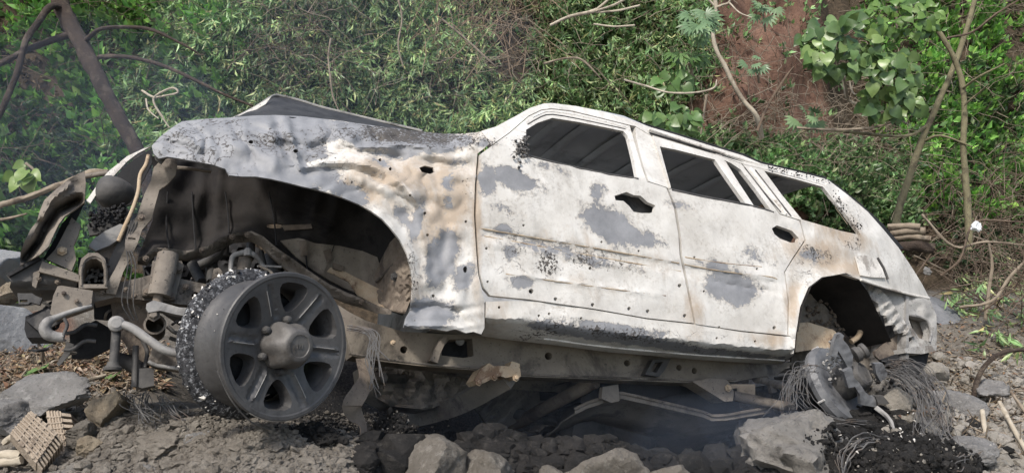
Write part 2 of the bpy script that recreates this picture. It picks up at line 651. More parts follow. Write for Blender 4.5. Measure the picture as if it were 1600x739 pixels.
for p in ((-1.7, 5.1, 0.74), (-0.6, 5.2, 0.6), (0.4, 5.3, 0.6), (1.4, 5.4, 0.62), (2.4, 5.8, 0.72), (3.6, 6.0, 0.8), (-3, 5.2, 0.9), (-5, 4.5, .9), (6, 6, .85),
          (0, 4.3, 0.1), (-0.6, 4.2, 0.12), (0.7, 4.5, 0.1), (1.3, 4.7, 0.2), (-1.1, 3.9, 0.3), (1.5, 4.3, 0.3),
          (-4, 2, .65), (5, 2, .6), (0, 1.4, .45), (-2, 1.4, .5), (2, 1.4, .5), (0, 0, .0), (-4, -1, 0), (4, -1, 0), (-8, 3, 1.0), (9, 4, .9)):
    _cp.append(Vector(p))
_cpa = np.array([tuple(p) for p in _cp])


def ybase(x):
    return np.interp(x, [-8, -3, -1.5, 0.5, 1.6, 2.6, 3.6, 4.6, 9], [5.0, 5.3, 5.45, 5.6, 5.9, 6.3, 6.7, 6.9, 7.0])


def slope_(x):
    return np.interp(x, [-8, 1.2, 1.8, 3.0, 3.6, 9], [1.6, 1.6, 2.3, 2.3, 1.5, 1.5])


def height(x, y, detail=True):
    x = np.asarray(x, float); y = np.asarray(y, float)
    num = np.zeros_like(x); den = np.zeros_like(x) + 1e-9
    for c in _cpa:
        d2 = (x - c[0]) ** 2 + (y - c[1]) ** 2
        wgt = 1.0 / (d2 + 0.006) ** 1.6
        num += wgt * c[2]; den += wgt
    z = num / den
    far = np.clip((np.hypot(x, y - 3) - 9) / 10, 0, 1)
    z = z * (1 - far) + 0.6 * far
    def box(v, a, b, e): return np.clip((v - a) / e, 0, 1) * np.clip((b - v) / e, 0, 1)
    z = z - 0.34 * box(x, -0.75, 1.35, 0.35) * box(y, 3.0, 5.5, 0.45)
    z = z - 0.24 * box(x, 1.25, 2.5, 0.3) * box(y, 3.45, 5.0, 0.35)
    t = y - ybase(x) + 0.35 * fbm(x * 0.9, y * 0.5, 0.3, 3)
    up = np.clip(t, 0, 4.2)
    z = z + slope_(x) * (np.sqrt(up * up + 0.04) - 0.2) * np.where(t > 0, 1, 0)
    z = z + np.clip(t - 4.2, 0, 40) * 0.25
    if detail:
        k = np.clip((t + 0.2) / 0.8, 0, 1)
        z = z + (0.018 + 0.12 * k) * fbm(x * 2.3, y * 2.3, 0.7, 5) + 0.014 * np.abs(fbm(x * 14, y * 14, 0.2, 3))
    return z


def stretch_axis(lo, hi, step, far, n):
    core = np.arange(lo, hi + 1e-6, step)
    ext = np.geomspace(step, far, n)
    return np.concatenate([lo - np.cumsum(ext)[::-1], core, hi + np.cumsum(ext)])


gx = stretch_axis(-3.4, 4.6, 0.032, 12, 22)
gy = np.concatenate([-np.cumsum(np.geomspace(.2, 10, 12))[::-1] + 1.2, np.arange(1.2, 2.1, .06), np.arange(2.1, 4.2, .024), np.arange(4.2, 9.6, .055), 9.6 + np.cumsum(np.geomspace(.2, 10, 14))])
GX, GY = np.meshgrid(gx, gy)
GZ = height(GX, GY)
tt = GY - ybase(GX)
# push the steep bank about sideways so that it has ledges and hollows
bankk = np.clip((tt - 0.1) / 0.5, 0, 1)
GYd = GY - 0.26 * bankk * fbm(GX * 2.0, GZ * 2.4, 3.3, 5) - 0.11 * bankk * np.abs(fbm(GX * 5, GZ * 7, 1.3, 4)) - .03 * bankk * np.abs(fbm(GX * 14, GZ * 17, 2.3, 2))
nv = GX.size
idx = np.arange(nv).reshape(GX.shape)
quads = np.stack([idx[:-1, :-1], idx[:-1, 1:], idx[1:, 1:], idx[1:, :-1]], -1).reshape(-1, 4)
verts = np.stack([GX, GYd, GZ], -1).reshape(-1, 3)
# colour zones: r = red earth bank, g = soot round the fire, b = crumbly ash
bn = fbm(GX * 1.6, GY * 1.6, .4, 4)
red = np.clip(1.25 - np.abs(GX - 2.30 - 0.1 * (GZ - 2) + .12 * bn) / 0.90, 0, 1) * np.clip((GZ - 1.0) / 0.4, 0, 1)
red = np.maximum(red, np.clip(1.2 - np.hypot(GX + 2.9, (GY - 4.6)) / .3, 0, 1))


def disc(cx, cy, rx, ry):
    return np.clip(1.5 - np.hypot((GX - cx) / rx, (GY - cy) / ry), 0, 1)


soot = np.maximum.reduce([disc(0.2, 4.1, 1.9, 1.15), disc(1.42, 2.95, .42, .28), disc(-.35, 2.95, .5, .3), disc(.45, 3.2, .9, .4), disc(-.95, 2.75, .25, .25), disc(.95, 3.0, .35, .3)])
ash = np.maximum.reduce([disc(-.85, 2.42, .55, .22), disc(1.25, 3.1, .5, .3), disc(-1.25, 2.5, .3, .2), disc(1.9, 3.2, .6, .35)])
hillk = np.clip((tt + .25) / .35, 0, 1)
cols = np.stack([red, soot, ash, hillk], -1).reshape(-1, 4)
M['ground'] = mat_ground()
tag(mesh_obj('ground', verts, quads, M['ground'], loc=(0, 0, 0), cols=cols, sharp=None), kind='structure')

_gzi_x, _gzi_y = gx, gy


from mathutils.bvhtree import BVHTree
GROUND_BVH = BVHTree.FromPolygons(verts.tolist(), quads.tolist())


def hit(px, py, d0=2.2, d1=13.0, n=260, detail=False):
    """where the ray through (px, py) meets the ground beyond depth d0, for arrays"""
    px = np.atleast_1d(np.asarray(px, float)); py = np.atleast_1d(np.asarray(py, float))
    out = np.zeros((len(px), 3)); done = np.zeros(len(px), bool)
    for i in range(len(px)):
        r = ray(px[i], py[i])
        loc = GROUND_BVH.ray_cast(CC + r * d0, r)[0]
        if loc is not None and (loc - CC).dot(CF) < d1:
            out[i] = loc; done[i] = True
    return out, done


def ground_pt(px, py, d0=2.2):
    p, ok = hit([px], [py], d0)
    return Vector(p[0])
# ------------------------------------------------------------------ the burnt car
car = empty('burnt_car', ROOT, 'burnt-out pale car wreck tilted on boulders with bare front wheel rim', 'car')
MPX = 0.0027
TOPX = [284, 320, 358, 395, 430, 472, 505, 533, 580, 626, 660, 693, 725, 752, 800]
TOPY = [190, 186, 184, 181, 180, 182, 186, 189, 196, 202, 206, 209, 209, 206, 196]
ARCH_F = [(353, 268), (400, 277), (451, 287), (497, 298), (538, 311), (580, 331), (610, 357), (636, 398), (644, 440), (641, 470)]
ARCH_R = [(1244, 519), (1249, 481), (1263, 449), (1284, 434), (1317, 428), (1339, 435), (1360, 454), (1382, 492), (1409, 530)]


WING_FOLDS = [([(636, 482), (680, 478), (712, 486), (756, 478)], 5, .020), ([(634, 508), (690, 508), (720, 512), (756, 506)], 4, -.014), ([(712, 486), (726, 500), (738, 518)], 5, .016), ([(700, 350), (690, 400), (700, 470)], 7, .010), ([(650, 330), (664, 380), (668, 440)], 6, -.008), ([(720, 380), (735, 430), (730, 470)], 6, .010), ([(470, 262), (500, 254), (540, 252), (580, 258), (610, 272), (640, 300), (660, 330)], 6, -.022), ([(480, 272), (530, 264), (575, 272), (610, 292)], 5, .018),
              ([(560, 232), (620, 226), (690, 232), (742, 228)], 5, -.018), ([(560, 222), (620, 214), (700, 222)], 6, .016), ([(392, 196), (420, 204), (446, 192)], 5, .022),
              ([(300, 196), (322, 214), (318, 240)], 4, .02), ([(276, 206), (300, 218), (316, 232)], 3.5, -.016), ([(262, 222), (290, 228), (312, 242)], 3.5, .016),
              ([(505, 190), (520, 206), (508, 224), (480, 236)], 5, .022), ([(578, 196), (584, 208), (596, 222)], 4, .018), ([(360, 190), (372, 214), (392, 232), (398, 252)], 3, .012)]


def segd1(p, line):
    return float(segdist(np.array([p], float), line)[0])


def sstep(a, b, x):
    t = min(1, max(0, (x - a) / (b - a)))
    return t * t * (3 - 2 * t)


def wbody(px, py):
    yb = 225 + (px - 775) * 0.247
    k = sstep(690, 775, px)
    w = 0.0
    # cabin leans inward above the belt line
    if py < yb: w += k * (yb - py) * MPX * 0.55
    t = (py - yb) / 250.0
    w += k * 0.035 * (t - 0.38) ** 2
    # front wing rounds over to the bonnet
    if k < 1:
        s = max(0, (py - interp(px, TOPX, TOPY)) / 42.0)
        w += (1 - k) * 0.17 * math.exp(-s * 1.7)
        if px < 430: w += ((430 - px) / 180.0) ** 2 * 0.07
        # crumpled by the heat: creases and dents
        nz = noise.noise(Vector((px / 55.0, py / 38.0, 1.7)))
        n2 = noise.noise(Vector((px / 22.0, py / 20.0, 5.1)))
        lo_ = 1 - .6 * sstep(280, 360, py)
        w += (1 - k) * (0.038 * nz * lo_ + 0.016 * n2 * lo_)
        fold = abs(noise.noise(Vector((px / 42.0, py / 30.0, 11.7)))) * lo_
        w += (1 - k) * .05 * max(0, .16 - fold)  # sharp folds along the zero lines
        cr = (py - (222 + (px - 400) * 0.12)) / 9.0
        w += (1 - k) * 0.034 * math.exp(-cr * cr) * sstep(330, 430, px)
        cr = (py - (238 + (px - 480) * 0.10)) / 7.0
        w -= (1 - k) * 0.030 * math.exp(-cr * cr) * sstep(440, 500, px) * (1 - sstep(600, 680, px))
        cr = (px - (432 + (py - 190) * 0.35)) / 8.0
        w += (1 - k) * 0.045 * math.exp(-cr * cr) * (1 - sstep(225, 262, py))
        for (ln, wd_, am) in WING_FOLDS:
            dd = segd1((px, py), ln)
            if dd < wd_ * 2.5: w += (1 - k) * am * math.exp(-(dd / wd_) ** 2)
        # metal pushed in behind the big crease
        cx_ = 452 + (py - 190) * .28
        w += (1 - k) * .045 * sstep(-5, 6, px - cx_) * (1 - sstep(20, 90, px - cx_)) * (1 - sstep(245, 285, py))
        # vertical channel ahead of the door
        cr = (px - (672 + (py - 240) * 0.22)) / 6.0
        w += 0.010 * math.exp(-cr * cr) * sstep(236, 262, py) * (1 - sstep(330, 350, py))
    da = segd1((px, py), ARCH_F) if px < 700 else 999
    if da < 40: w -= 0.030 * math.exp(-(da / 14.0) ** 2)
    da = segd1((px, py), ARCH_R) if px > 1190 else 999
    if da < 40: w -= 0.022 * math.exp(-(da / 11.0) ** 2)
    # pressed swage lines of the doors
    if 745 < px < 1236 and py > yb:
        yl = 357 + (px - 750) * 0.178
        f = sstep(748, 762, px) * (1 - sstep(1205, 1225, px))
        w += f * 0.009 * (sstep(-2.5, 2.5, py - yl) - sstep(-2, 2, py - yl - 12 - (px - 750) * 0.02))
        yl2 = 385 + (px - 755) * 0.15
        w += f * 0.005 * sstep(-2, 2, py - yl2)
        yl3 = 423 + (px - 770) * 0.145
        if 790 < px < 1050: w -= 0.006 * math.exp(-((py - yl3) / 3.0) ** 2) * sstep(790, 830, px) * (1 - sstep(1010, 1050, px))
        w += 0.006 * noise.noise(Vector((px / 70.0, py / 45.0, 2.2))) + 0.0018 * noise.noise(Vector((px / 20.0, py / 20.0, 8.2)))
    if px > 1280:
        w += ((px - 1280) / 175.0) ** 2 * 0.16
        w += 0.014 * noise.noise(Vector((px / 34.0, py / 40.0, 4.2)))
        cr = ((px - 1356) * 0.95 + (py - 408) * -0.1)
    if px > 1225:
        w += 0.008 * noise.noise(Vector((px / 28.0, py / 25.0, 9.2)))
    return w


def blobs(v, lst):
    out = np.zeros(len(v))
    for (cx, cy, rx, ry, ang, s) in lst:
        a = D2R(ang)
        dx = v[:, 0] - cx; dy = v[:, 1] - cy
        x = dx * math.cos(a) + dy * math.sin(a); y = -dx * math.sin(a) + dy * math.cos(a)
        q = np.sqrt((x / rx) ** 2 + (y / ry) ** 2)
        out = np.maximum(out, s * np.clip(1.35 - 0.85 * q, 0, 1))
    return out


GREY = [(762, 282, 17, 26, 0, .85), (806, 283, 42, 17, 20, .8), (955, 352, 55, 26, 25, .8), (1000, 372, 40, 16, 15, .75), (785, 361, 14, 9, 0, .85),
        (812, 440, 20, 10, 10, .8), (797, 396, 14, 14, 60, .7), (860, 262, 40, 9, 15, .55), (935, 300, 18, 14, 0, .55), (1141, 446, 44, 26, 14, .85),
        (1128, 418, 40, 10, 14, .6), (690, 405, 26, 46, 10, .8), (652, 345, 10, 30, 15, .75), (628, 335, 26, 12, 50, .7), (725, 428, 16, 26, 30, .75),
        (700, 372, 22, 10, 0, .6), (672, 488, 40, 22, 0, 1.1), (645, 500, 26, 14, 0, 1.1), (345, 215, 125, 36, 5, 1.15), (400, 235, 95, 40, 8, 1.1), (470, 262, 80, 22, 22, .85),
        (545, 300, 45, 14, 25, .85), (590, 262, 26, 20, 0, .6), (600, 215, 110, 20, 6, .95), (690, 226, 50, 16, 0, .7), (505, 205, 60, 20, 0, .9), (660, 218, 90, 13, 3, 1.0), (620, 240, 40, 10, 0, .7), (700, 300, 14, 40, 0, .5), (716, 255, 20, 12, 0, .5), (940, 524, 100, 9, 8, 1.0), (1120, 550, 130, 6, 6, .8), (1030, 536, 60, 6, 6, .8), (880, 395, 120, 14, 12, .45), (800, 330, 40, 12, 20, .4), (1180, 400, 40, 20, 0, .42),  # lower sill ovals also paint the shade of its turned-under edge
        (250, 225, 30, 20, 0, .9), (1062, 322, 30, 9, 10, .5), (1265, 395, 30, 14, 20, .5), (1300, 345, 24, 14, 30, .45), (955, 512, 90, 9, 8, .75), (850, 508, 40, 10, 8, .6)]
RUST = [(610, 268, 90, 30, 8, .5), (560, 300, 70, 18, 25, .45), (690, 320, 50, 90, 0, .36), (745, 350, 8, 110, 0, .42), (690, 300, 24, 40, 10, .3), (1275, 400, 55, 24, 20, .42),
        (1240, 470, 12, 50, 0, .42), (1200, 530, 60, 12, 4, .3), (780, 470, 40, 20, 0, .25), (1085, 480, 18, 50, 0, .3), (930, 395, 160, 26, 10, .22), (1300, 350, 60, 20, 30, .36),
        (1320, 420, 40, 12, 5, .45), (650, 470, 20, 30, 0, .35), (760, 500, 60, 20, 0, .2), (900, 440, 130, 24, 9, .16)]
CRUD_SHADE = [(290, 212, 30, 18, 0, .13), (450, 222, 90, 26, 5, .13), (500, 245, 60, 18, 20, .13), (640, 212, 120, 17, 4, .24), (700, 220, 70, 15, 2, .18), (600, 270, 60, 30, 20, .06), (700, 300, 40, 60, 0, .05), (545, 285, 40, 12, 20, .1),
        (858, 412, 26, 20, 60, .2), (930, 405, 80, 18, 12, .12), (800, 400, 36, 60, 0, .09), (880, 440, 60, 20, 0, .07), (640, 440, 20, 60, 0, .12), (820, 232, 20, 20, 0, .25),
        (1255, 430, 18, 26, 0, .12), (1270, 395, 40, 16, 15, .13), (1310, 330, 50, 22, 35, .14), (950, 520, 120, 12, 8, .15), (1100, 545, 100, 10, 8, .12), (850, 520, 60, 12, 0, .15),  # sill spots mix soot with painted shade of the downward face
        (1330, 378, 20, 12, 20, .14), (730, 300, 14, 60, 0, .07), (1020, 330, 60, 30, 10, .05), (1110, 340, 60, 30, 10, .02), (1100, 525, 130, 8, 6, .08)]


def mask_body(v):
    g = np.maximum(blobs(v, GREY), 1.1 * np.clip((540 - v[:, 0]) / 80, 0, 1))
    g = g - .9 * np.exp(-(segdist(v, [(485, 258), (530, 252), (580, 259), (612, 274), (640, 302)]) / 5.0) ** 2)
    tone = blobs(v, [(700, 300, 60, 120, 0, .2), (1300, 400, 90, 60, 20, .12)])
    return np.stack([g, blobs(v, RUST) + tone, np.maximum(blobs(v, CRUD_SHADE), .10 * np.clip((430 - v[:, 0]) / 60, 0, 1))], -1)
    return np.stack([blobs(v, GREY), blobs(v, RUST), blobs(v, CRUD_SHADE)], -1)


def cir(cx, cy, r, ry=None, n=12):
    return [(cx + r * math.cos(2 * math.pi * i / n), cy + (ry or r) * math.sin(2 * math.pi * i / n)) for i in range(n)]


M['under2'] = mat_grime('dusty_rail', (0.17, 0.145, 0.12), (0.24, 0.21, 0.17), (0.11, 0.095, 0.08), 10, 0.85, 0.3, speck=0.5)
M['tailgrey'] = mat_grime('ashen_bracket', (0.27, 0.262, 0.25), (0.37, 0.36, 0.34), (0.15, 0.135, 0.12), 13, .75, .4, speck=.8)
PT = M['paint']
# --- body skin
front_wing = panel('front_wing', [(284, 190), (320, 186), (358, 184), (395, 181), (430, 180), (472, 182), (505, 186), (533, 189), (580, 196), (626, 202), (660, 206), (693, 209),
        (725, 209), (752, 206), (765, 225), (746, 240), (742, 288), (740.5, 335), (743, 378), (746.5, 425), (752, 452), (757, 470), (757, 512), (752, 522), (740, 518), (728, 520), (712, 514), (698, 517), (672, 513), (655, 514), (631, 511),
        (634, 497), (641, 485), (643, 469), (645, 440), (641, 415), (636, 397), (625, 375), (610, 356), (597, 342), (580, 330), (560, 319), (538, 310), (515, 302), (497, 297),
        (470, 291), (451, 286), (425, 280), (400, 276), (378, 276), (358, 274), (352, 264), (330, 257), (297, 251), (275, 247), (261, 245), (248, 248), (240, 240), (237, 228), (250, 214), (268, 200)],
      [[(655, 262), (664, 259), (677, 262), (679, 269), (672, 272), (659, 269)], cir(594, 250, 2.5), cir(610, 264, 2.5), cir(641, 305, 2.2), cir(664, 333, 2.2), cir(728, 346, 2.2),
       cir(668, 367, 2.2), cir(677, 462, 2.5), cir(727, 421, 3.5, 5), cir(392, 222, 4, 3), cir(462, 236, 4, 3)], wbody, 4, 0.012, PT, car, mask_body)
rail_w = lambda a, b: wbody(a, b) + 0.012
panel('roof_rail', [(752, 205), (775, 198), (805, 182), (828, 169), (850, 162), (863, 161.5), (900, 166), (940, 174), (975, 184), (992, 190), (1010, 197), (1060, 212), (1120, 231),
        (1160, 243), (1190, 256), (1240, 267), (1295, 281), (1290, 290), (1240, 276), (1192, 264), (1160, 256), (1120, 242), (1060, 223), (1012, 209), (992, 197), (984, 195.5), (940, 184.5),
        (895, 173.5), (862, 169.5), (846, 171.5), (826, 181), (796, 207), (768, 227)], (), rail_w, 5, 0.03, PT, car, mask_body)
door_f = panel('front_door', [(768, 228.5), (796, 208.5), (826, 182.5), (846, 173), (862, 171), (894, 175), (940, 186), (984, 197), (992, 225), (1003, 262), (1011, 284), (1041, 293.5),
        (1053, 325), (1060, 367), (1062, 399), (1070, 436), (1084, 504.5), (1011, 496.5), (931, 482.5), (826, 467.5), (766, 461.5), (756.5, 450), (750, 425.5), (746, 378), (744, 335.5), (745.5, 288), (749.5, 242)],
      [[(822, 203), (840, 192), (863, 184.5), (905, 191), (974, 205), (981, 213), (989, 245), (996, 279), (950, 272), (905, 262), (860, 252), (822, 242)],
       [(960, 306), (979, 300), (990, 305), (1001, 306), (1012, 316), (1024, 321), (1023, 329), (1016, 333), (1002, 333), (990, 331), (983, 322), (974, 314), (962, 313)],
       cir(760, 388, 2.2), cir(922, 419, 2.5), cir(818, 352, 2), cir(830, 455, 4), cir(926, 476, 3), cir(868, 467, 3), cir(983, 482, 3), cir(1012, 486, 3), cir(762, 440, 2), cir(1070, 493, 3), cir(998, 392, 1.8), cir(940, 378, 1.8), cir(1062, 446, 3)],
      wbody, 5, 0.022, PT, car, mask_body)
panel('centre_pillar', [(993, 196), (1011, 201), (1019, 215), (1035, 258), (1049, 297), (1041, 292.5), (1013, 283), (1004, 255), (994, 215)], (), lambda a, b: wbody(a, b) + .016, 5, 0.05, PT, car, mask_body)
rear_door = panel('rear_door', [(1020, 212), (1060, 224.5), (1120, 242.5), (1158, 256), (1185, 291), (1218, 335), (1249, 345), (1257, 375), (1237, 405), (1225, 425), (1231, 470), (1230, 523.5),
        (1160, 516.5), (1087, 506), (1074, 436), (1066, 399), (1064, 367), (1057, 325), (1044.5, 295), (1050, 297.5), (1036, 258)],
      [[(1031, 229), (1060, 235), (1117, 249.5), (1140, 283), (1166, 319.5), (1105, 308), (1049, 295)], [(1131, 250), (1142, 255), (1157, 265), (1182, 297), (1206, 330.5), (1179, 323)],
       [(1206, 357), (1214, 352), (1238, 361), (1248, 372), (1246, 379), (1235, 379), (1219, 373), (1210, 366)],
       cir(1078, 496, 3), cir(1210, 512, 3), cir(1085, 402, 2), cir(1183, 420, 2), cir(1124, 511, 2), cir(1100, 455, 2)], wbody, 5, 0.022, PT, car, mask_body)
quarter = panel('rear_quarter_panel', [(1161, 257), (1192, 264.5), (1240, 277), (1290, 290.5), (1295, 282), (1325, 305), (1356, 331), (1380, 358), (1404, 387), (1425, 418), (1441, 444), (1452, 465), (1431, 461),
        (1395, 452), (1360, 442), (1339, 435), (1317, 428), (1284, 433), (1263, 449), (1250, 480), (1244, 519), (1240, 552), (1236, 526), (1232.5, 523.5), (1233, 470), (1227, 425), (1239, 406), (1259, 376), (1251, 344), (1219.5, 334), (1187, 290)],
      [[(1194, 267), (1240, 279), (1286, 292), (1302, 312), (1320, 333), (1345, 367), (1315, 361), (1253, 343), (1222, 305)]], lambda a, b: wbody(a, b) + 0.001, 5, 0.02, PT, car, mask_body)


def wsill(a, b):
    top = interp(a, [757, 826, 931, 1011, 1085, 1160, 1238], [471, 470, 485, 499, 507, 519, 527])
    bot = interp(a, [757, 850, 960, 1100, 1225, 1243], [521, 535, 548, 560, 567, 560])
    t = (b - top) / max(1, bot - top)
    return wbody(a, min(b, top)) + 0.004 + 0.34 * max(0, t - 0.48) ** 1.35 + 0.006 * noise.noise(Vector((a / 30.0, b / 18.0, 3)))


panel('sill', [(759, 471), (800, 470), (826, 469.5), (880, 477), (931, 484.5), (1011, 498.5), (1085, 506.5), (1160, 518.5), (1238, 526), (1243, 524), (1241, 553), (1225, 567),
        (1160, 563), (1100, 559), (1030, 553), (960, 547), (900, 539), (850, 533), (790, 526), (759, 521)], [cir(780, 480, 2.2), cir(858, 490, 2.2), cir(842, 493, 2.2), cir(1180, 533, 2), cir(1120, 528, 2), cir(908, 497, 2.2)],
      wsill, 5, 0.05, PT, car, mask_body)
# light pressed line along the bottom of the sill
qt('sill_seam', [(a, b, wsill(a, b) - .001) for a, b in ((850, 529), (960, 543), (1100, 555), (1225, 563))], 1.6, M['whitemetal'], car, 6)
# rails and seams along the roof edge and the rear pillar
qt('drip_rail', [(1014, 203, .13), (1060, 217.5, .13), (1120, 236.5, .13), (1160, 249, .13), (1192, 259, .135), (1240, 271, .14), (1288, 284.5, .15)], 2.2, M['whitemetal'], car, 6, 2, .3)
qt('drip_seam', [(1016, 208, .135), (1060, 221.5, .13), (1120, 240.5, .13), (1160, 253.5, .13), (1192, 263, .14), (1240, 275, .14)], 1.2, M['soot'], car, 6, 2)
for pts in ([(1163, 262), (1190, 296), (1220, 332)], [(1180, 266), (1208, 302), (1236, 338)]):
    qt('pillar_seam', [(a, b, wbody(a, b) + .001) for a, b in pts], 1.3, M['dark'], car, 6, 2)
qt('pillar_ridge', [(a, b, wbody(a, b)) for a, b in [(1172, 263), (1199, 298), (1228, 335)]], 2.6, M['whitemetal'], car, 6, 2)
qt('frame_ridge', [(a, b, wbody(a, b) + .002) for a, b in [(832, 184), (848, 176.5), (862, 175), (900, 180), (940, 189.5), (980, 200)]], 1.6, M['whitemetal'], car, 6, 2)
qt('frame_seam', [(a, b, wbody(a, b) + .001) for a, b in [(824, 195), (845, 183), (863, 179.5), (902, 186), (940, 194), (977, 202)]], 1.2, M['dark'], car, 6, 2)
crumb = []
for i in range(90):
    t = RNG.uniform(0, 1); a = 1200 + 100 * t + RNG.normal(0, 3); b = interp(a, [1200, 1240, 1295], [261, 268, 282]) + RNG.normal(2, 2)
    if i % 3 == 0: a, b = 1296 + 52 * t + RNG.normal(0, 3), 296 + 66 * t + RNG.normal(0, 3)
    crumb.append(lathe_data(Q(a, b, wbody(a, b) - .004), Vector(RNG.normal(0, 1, 3)), [(.001, -.004), (RNG.uniform(.002, .006), 0), (.001, .003)], 5))
v, f = merge(crumb)
tag(mesh_obj('charred_seal', v, f, M['soot'], car), kind='stuff')
# window divider bar
panel('window_divider', [(1118, 240), (1128, 243), (1177, 322), (1168, 320)], (), lambda a, b: wbody(a, b) + .004, 6, 0.02, M['whitemetal'], car)
# inner edges of the window openings
for ln in ([(822, 243), (860, 253), (905, 263.5), (950, 273), (997, 280)], [(1049, 297), (1105, 309), (1170, 321), (1208, 332)]):
    qt('window_channel', [(a, b, wbody(a, b) + .004) for a, b in ln], 2.2, M['dark'], car, 6, 2)
# inner skins of the doors, behind the handle holes
for par, pts in ((door_f, [(765, 262), (1040, 318), (1066, 440), (1074, 490), (780, 450)]), (rear_door, [(1062, 322), (1212, 352), (1245, 360), (1225, 400), (1222, 510), (1092, 496)])):
    panel('inner_skin', pts, (), lambda a, b: wbody(a, b) + .07, 12, .006, M['dark'], par)
# pressed seams left where the trim strips burnt off
for par, pts in ((door_f, [(751, 357), (850, 374), (960, 393), (1061, 411)]), (door_f, [(756, 369), (850, 386), (960, 406), (1064, 424)]), (door_f, [(790, 428), (880, 441), (960, 452), (1040, 462)]), (rear_door, [(1069, 413), (1130, 424), (1200, 432), (1214, 436)]), (rear_door, [(1070, 402), (1130, 411), (1190, 417)])):
    qt('trim_seam', [(a, b, wbody(a, b) + .0012) for a, b in pts], 1.05, M['tan'], par, 5, 6, .3)
# melted mirror mount
vs, fs = [], []
crumb = []
for i in range(26):
    a, b = RNG.normal(818, 6), RNG.normal(232, 9)
    crumb.append(lathe_data(Q(a, b, wbody(a, b) - RNG.uniform(0, .02)), Vector(RNG.normal(0, 1, 3)), [(.001, -.007), (.008, 0), (.002, .008)], 5))
v, f = merge(crumb)
tag(mesh_obj('melted_mirror', v, f, M['dark'], car), kind='stuff')
# flap over the filler
flap = panel('filler_flap', [(1337, 401), (1348, 398), (1369, 403), (1379, 420), (1384, 434), (1362, 433), (1345, 430)], (), lambda a, b: wbody(a, b) - .012, 5, 0.006, M['whitemetal'], car)
qt('flap_edge', [(1371, 403, wbody(1371, 403) - .008), (1381, 420, wbody(1381, 420) - .008), (1387, 436, wbody(1387, 436) - .008)], 2.2, M['dark'], car, 6)
# --- tail corner
panel('bumper_bracket', [(1358, 443), (1395, 454), (1431, 463), (1453, 468), (1463, 492), (1464, 520), (1463, 541), (1445, 546), (1414, 544), (1425, 530), (1412, 512), (1398, 488), (1384, 470), (1368, 456)],
      [[(1417, 491), (1432, 494), (1448, 500), (1455, 518), (1452, 534), (1436, 528), (1424, 510)]], lambda a, b: .125 + .012 * noise.noise(Vector((a / 12.0, b / 12.0, 0))) + .03 * sstep(470, 445, b), 4, 0.05, M['tailgrey'], car)
panel('bracket_web', [(1421, 494), (1436, 500), (1444, 516), (1443, 534), (1430, 524)], (), lambda a, b: .19, 6, 0.01, M['under'], car)
qt('bracket_rim', [(a, b, .118) for a, b in ((1417, 491), (1432, 494), (1448, 500), (1455, 518), (1452, 534))], 2.2, M['grey'], car, 6, 3)
qt('panel_lip', [(a, b, wbody(a, b) - .004) for a, b in ((1345, 437), (1372, 446), (1400, 454), (1431, 462), (1452, 466))], 1.8, M['whitemetal'], car, 6, 3)
panel('tail_lamp_hole', [(1417, 491), (1432, 494), (1448, 500), (1455, 518), (1452, 534), (1436, 528), (1424, 510)], (), .24, 6, .01, M['soot'], car)
panel('torn_edge', [(1352, 440), (1372, 449), (1388, 464), (1402, 486), (1418, 508), (1430, 524), (1418, 528), (1413, 519), (1403, 521), (1398, 507), (1388, 508), (1385, 493), (1376, 492), (1372, 474), (1362, 468)], (),
      lambda a, b: .105 + .006 * math.sin((a + b) / 3.0) + .012 * noise.noise(Vector((a / 8.0, b / 8.0, 3))), 3, 0.02, M['tailgrey'], car)
panel('bumper_ledge', [(1413, 544), (1440, 540), (1464, 540), (1463, 548), (1440, 553), (1415, 551)], (), .09, 6, 0.12, M['tailgrey'], car)
# --- rear wheel arch
panel('rear_arch_liner', [(1236, 575), (1240, 500), (1258, 440), (1290, 420), (1345, 425), (1385, 455), (1408, 500), (1422, 535), (1412, 560), (1390, 585), (1300, 585)], (),
      lambda a, b: .34 - .08 * sstep(1360, 1430, a) + .03 * noise.noise(Vector((a / 14.0, b / 14.0, 0))), 6, 0.01, M['under'], car)
for i, c in enumerate(ARCH_R[:-1]):
    pass
arch_strip_v, arch_strip_f = [], []
for i, (a, b) in enumerate(ARCH_R):
    for w_ in (wbody(a, b) + .01, .36):
        arch_strip_v.append(Q(a, b, wbody(a, b) + .01) - N * (w_ - .01))
for i in range(len(ARCH_R) - 1):
    arch_strip_f.append((2 * i, 2 * i + 1, 2 * i + 3, 2 * i + 2))
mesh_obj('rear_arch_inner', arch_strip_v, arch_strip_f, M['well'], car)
panel('arch_floor_plate', [(1243, 548), (1247, 505), (1262, 503), (1302, 515), (1318, 530), (1318, 545), (1278, 552), (1276, 545), (1243, 550)], [cir(1300, 535, 4, 6)], .20, 6, 0.012, M['tan'], car)
panel('arch_rear_plate', [(1366, 549), (1405, 520), (1425, 545), (1410, 553), (1385, 566), (1376, 563), (1368, 556)], (), .16, 6, 0.012, M['brown'], car)
qt('filler_hose', [(1322, 482, .30), (1336, 492, .28), (1345, 508, .26), (1342, 524, .25), (1330, 534, .26)], 4.5, M['tan'], car, 8)
panel('tail_valance', [(1376, 562), (1415, 548), (1452, 549), (1447, 572), (1440, 585), (1405, 580)], (), .14, 6, 0.02, M['soot'], car)
crumb = []
for i in range(140):
    a, b = RNG.uniform(1262, 1400), RNG.uniform(470, 530)
    crumb.append(lathe_data(Q(a, b, .32), Vector(RNG.normal(0, 1, 3)), [(.001, -.012), (RNG.uniform(.006, .016), 0), (.002, .012)], 5))
v, f = merge(crumb)
tag(mesh_obj('arch_debris', v, f, M['brown'], car), kind='stuff')

